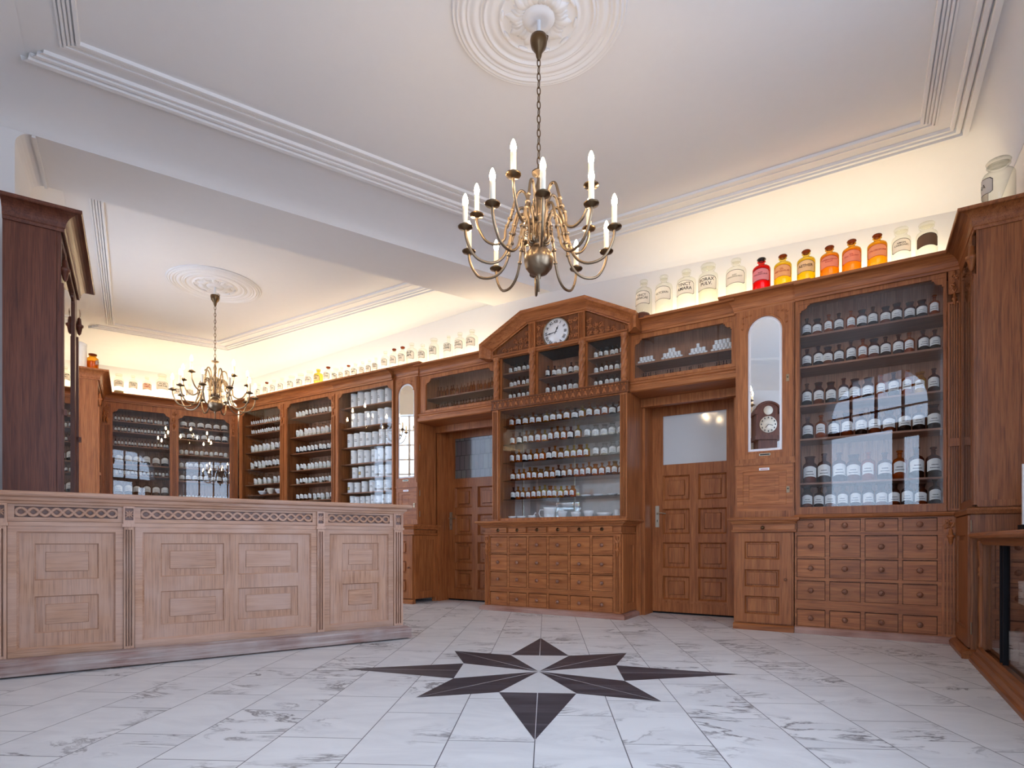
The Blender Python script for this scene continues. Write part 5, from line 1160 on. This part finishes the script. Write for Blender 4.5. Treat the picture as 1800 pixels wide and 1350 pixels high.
# ================================================================== chandeliers
def chandelier(x, y, label, tw=0):
    e = bpy.data.objects.new('chandelier', None); COL.objects.link(e); e.location = (x, y, 2.27); tag(e, label, 'chandelier', 'brass chandeliers'); Z = 2.27
    def P(nm, mb, mt, par=e, lab=None):
        o = mb.build(nm, mt, None, (0, 0, 0)); o.parent = par; return tag(o, lab)
    mb = MB(); mb.lathe(0, 0, [(.012, 3.80-Z), (.012, 3.90-Z)], 12); P('ceiling_pipe', mb, white_trim, lab='white pipe')
    mb = MB(); mb.lathe(0, 0, [(.006, 3.655-Z), (.016, 3.675-Z), (.020, 3.70-Z), (.045, 3.735-Z), (.052, 3.77-Z), (.050, 3.79-Z), (.02, 3.80-Z)], 24); mb.tube([(.03, 0, 3.79-Z), (.04, 0, 3.81-Z), (.055, 0, 3.80-Z), (.05, 0, 3.775-Z)], .004, 6); P('canopy', mb, bronze)
    mb = MB(); z0, z1 = 3.03, 3.66; n = 15; hh = (z1-z0)/n
    for i in range(n):
        zc = z0+hh*(i+.5)-Z; a = (i % 2)*pi/2+.4; r = .010; l = hh*.66
        pts = []
        for k in range(12):
            t = 2*pi*k/12; dx = r*cos(t); dz = l*sin(t)*.9; pts.append((dx*cos(a), dx*sin(a), zc+dz))
        mb.tube(pts, .0032, 6, closed=True)
    P('chain', mb, bronze)
    mb = MB(); mb.lathe(0, 0, [(.0001, 2.27-Z), (.006, 2.272-Z), (.005, 2.345-Z), (.012, 2.352-Z), (.012, 2.362-Z), (.022, 2.372-Z), (.055, 2.385-Z), (.080, 2.415-Z), (.089, 2.455-Z), (.082, 2.492-Z), (.055, 2.522-Z), (.030, 2.54-Z), (.035, 2.555-Z), (.050, 2.562-Z), (.050, 2.572-Z), (.030, 2.58-Z), (.020, 2.60-Z), (.034, 2.63-Z), (.022, 2.66-Z), (.034, 2.68-Z), (.045, 2.69-Z), (.045, 2.70-Z), (.022, 2.71-Z), (.016, 2.74-Z), (.028, 2.78-Z), (.016, 2.82-Z), (.012, 2.86-Z), (.020, 2.90-Z), (.010, 2.94-Z), (.012, 2.965-Z), (.040, 2.975-Z), (.042, 2.985-Z), (.012, 2.995-Z), (.008, 3.03-Z)], 28); P('stem', mb, brass, lab='turned brass stem with a large ball')
    arms = []
    def arm_meshes(zc, R, zr):
        pts2 = [(.030, zr), (.045, zr-.012), (.062, zr+.008), (.058, zr+.06), (.066, zr+.13), (.085, zr+.175), (.108, zr+.185), (.130, zr+.165), (.150, zr+.10), (.172, zr+.02), (.200, zc-.09), (.240, zc-.150), (.300, zc-.178), (R-.075, zc-.165), (R-.030, zc-.115), (R-.004, zc-.05), (R, zc)]
        if R < .42: pts2 = [(a*(.86 if a > .2 else 1), b) for a, b in pts2[:-4]]+[(R-.06, zc-.155), (R-.025, zc-.105), (R-.003, zc-.05), (R, zc)]
        # smooth with Catmull-Rom
        out = []
        for i in range(len(pts2)-1):
            p0, p1, p2, p3 = (pts2[max(i-1, 0)], pts2[i], pts2[i+1], pts2[min(i+2, len(pts2)-1)])
            for k in range(3):
                t = k/3; out.append(tuple(.5*((2*p1[j])+(-p0[j]+p2[j])*t+(2*p0[j]-5*p1[j]+4*p2[j]-p3[j])*t*t+(-p0[j]+3*p1[j]-3*p2[j]+p3[j])*t**3) for j in (0, 1)))
        out.append(pts2[-1])
        mb = MB(); mb.tube([(a, 0, b-Z) for a, b in out], .0082, 8)
        for (a, b), s in ((out[25], 1), (out[27], 1.3), (out[29], 1)): mb.tube([(a-.004, 0, b-Z+.010), (a-.0015, 0, b-Z+.004), (a+.001, 0, b-Z-.004), (a+.003, 0, b-Z-.010)], [.007, .0125*s, .0125*s, .007], 10)
        scroll(mb, .075, 0, zr+.06-Z, .022, 1, 1.2, 1, .0035)
        cup = MB(); cup.lathe(R, 0, [(.008, zc-.012-Z), (.014, zc-.006-Z), (.040, zc+.002-Z), (.043, zc+.008-Z), (.030, zc+.014-Z), (.020, zc+.024-Z), (.016, zc+.026-Z)], 18)
        can = MB(); can.lathe(R, 0, [(.0155, zc+.024-Z), (.0155, zc+.125-Z), (.012, zc+.128-Z)], 14)
        bul = MB(); bul.lathe(R, 0, [(.011, zc+.126-Z), (.0155, zc+.145-Z), (.0165, zc+.158-Z), (.012, zc+.178-Z), (.005, zc+.195-Z), (.0001, zc+.20-Z)], 12)
        ms = []
        for nm, m_, mt in (('arm', mb, brass), ('drip_pan', cup, bronze), ('candle_sleeve', can, ivory), ('bulb', bul, bulbm)):
            o = m_.build(nm, mt); ms.append((nm, o.data)); bpy.data.objects.remove(o)
        return ms
    for (zc, R, zr, n, off) in ((2.575, .45, 2.568, 10, 0), (2.745, .375, 2.695, 5, -24)):
        ms = arm_meshes(zc, R, zr)
        for k in range(n):
            a = math.radians(off+tw+k*360/n)   # measured from toward the viewer
            o = bpy.data.objects.new('arm', ms[0][1]); COL.objects.link(o); o.parent = e; o.rotation_euler = (0, 0, -pi/2+a)
            for nm, me in ms[1:]:
                c = bpy.data.objects.new(nm, me); COL.objects.link(c); c.parent = o
    return e
LC = wp('L', .83, 7.86)
chandelier(.16, 3.42, 'large brass chandelier with fifteen candle bulbs, hanging over the floor star')
chandelier(LC.x, LC.y, 'brass chandelier with candle bulbs in the far room, seen over the counter', 11)
# ceiling roses ----------------------------------------------------------------------
def rose(x, y, lab):
    e = bpy.data.objects.new('ceiling_rose', None); COL.objects.link(e); e.location = (x, y, CZ); tag(e, lab, 'ceiling rose', 'plaster ceiling roses')
    mb = MB(); pr = [(.52, 0)]
    for r0, w, d in ((.52, .018, .014), (.495, .016, .022), (.472, .03, .026), (.435, .016, .020), (.412, .05, .024), (.355, .014, .018), (.335, .016, .024), (.31, .06, .018), (.24, .014, .024)):
        pr += [(r0-w*.1, -d*.6), (r0-w*.3, -d), (r0-w*.7, -d), (r0-w*.95, -d*.55)]
    pr += [(.215, -.012), (.10, -.014), (.09, -.03), (.05, -.036), (.035, -.03), (.0001, -.03)]
    mb.lathe(0, 0, pr, 64, 0); mb.build('ring_moulding', white_trim, e)
    mb = MB()
    for k in range(10):
        a = k*2*pi/10+.1
        for da, l, w in ((0, .105, .034), (.22, .08, .018), (-.22, .08, .018)):
            c, s = cos(a+da), sin(a+da); vs = []; N = 7
            for i in range(N):
                t = i/(N-1); ww = w*sin(pi*min(1, t*.9+.1)); r = .095+l*t; zz_ = -.014-.022*sin(pi*(.1+.85*t))
                vs += [(c*r-s*ww, s*r+c*ww, -.012), (c*r-s*ww*.5, s*r+c*ww*.5, zz_), (c*r, s*r, zz_+.006), (c*r+s*ww*.5, s*r-c*ww*.5, zz_), (c*r+s*ww, s*r-c*ww, -.012)]
            mb.add(vs, [(5*i+j, 5*i+5+j, 5*i+6+j, 5*i+1+j) for i in range(N-1) for j in range(4)], 0, True)
        mb.tube([(.222*cos(a+t), .222*sin(a+t), -.02) for t in (-.14, -.05, .05, .14)], [.006, .012, .012, .006], 8)
    mb.build('acanthus_leaves', white_trim, e)
rose(.16, 3.42, 'white plaster ceiling rose above the large chandelier'); rose(LC.x, LC.y, 'white plaster ceiling rose above the far room chandelier')

# ================================================================== tall-case clock (seen in the right mirror)
T = Th('longcase_clock', 'brown longcase clock reflected in the right-hand mirror', 'clock', 'W', 1.9, .80)
def lcc():
    x, yf = 1.24, .62; Q = 1.13
    mb = MB(); mb.box(x-.16, x+.16, yf+.04, .94, .10, 1.45+Q); mb.box(x-.21, x+.21, yf, .94, 0, .45); mb.box(x-.23, x+.23, yf-.02, .94, 1.45+Q, 1.52+Q); T.part('trunk', mb, dark)
    mb = MB(); mb.box(x-.20, x+.20, yf+.03, .94, 1.52+Q, 1.95+Q); N = 12
    mb.prism_y([(x-.20, 1.95+Q)]+[(x-.20*cos(pi*t/N), 1.95+Q+.16*sin(pi*t/N)) for t in range(1, N)]+[(x+.20, 1.95+Q)], yf+.03, .94)
    mb.tube([(x-.21*cos(pi*t/N), yf+.02, 1.95+Q+.17*sin(pi*t/N)) for t in range(N+1)], .02, 6); mb.box(x-.24, x-.18, yf-.01, .94, 1.90+Q, 1.97+Q); mb.box(x+.18, x+.24, yf-.01, .94, 1.90+Q, 1.97+Q); h = T.part('hood', mb, dark)
    mb = MB(); mb.lathe(x, yf+.02, [(.148, 0), (.148, -.004), (.0001, -.006)], 32, 0, 'y', cz=1.72+Q); mb.lathe(x, yf+.02, [(.08, 0), (.08, -.004), (.0001, -.006)], 24, 0, 'y', cz=1.97+Q); d = T.sub('dial', mb, porcw, h)
    mb = MB()
    for i in range(12): a = i*pi/6; mb.box(x+.12*sin(a)-.008, x+.12*sin(a)+.008, yf+.010, yf+.013, 1.72+Q+.12*cos(a)-.014, 1.72+Q+.12*cos(a)+.014)
    mb.tube([(x, yf+.008, 1.72+Q), (x-.08, yf+.008, 1.70+Q)], .004, 5); mb.tube([(x, yf+.008, 1.72+Q), (x+.05, yf+.008, 1.66+Q)], .005, 5); T.part('hands', mb, ink)
lcc()
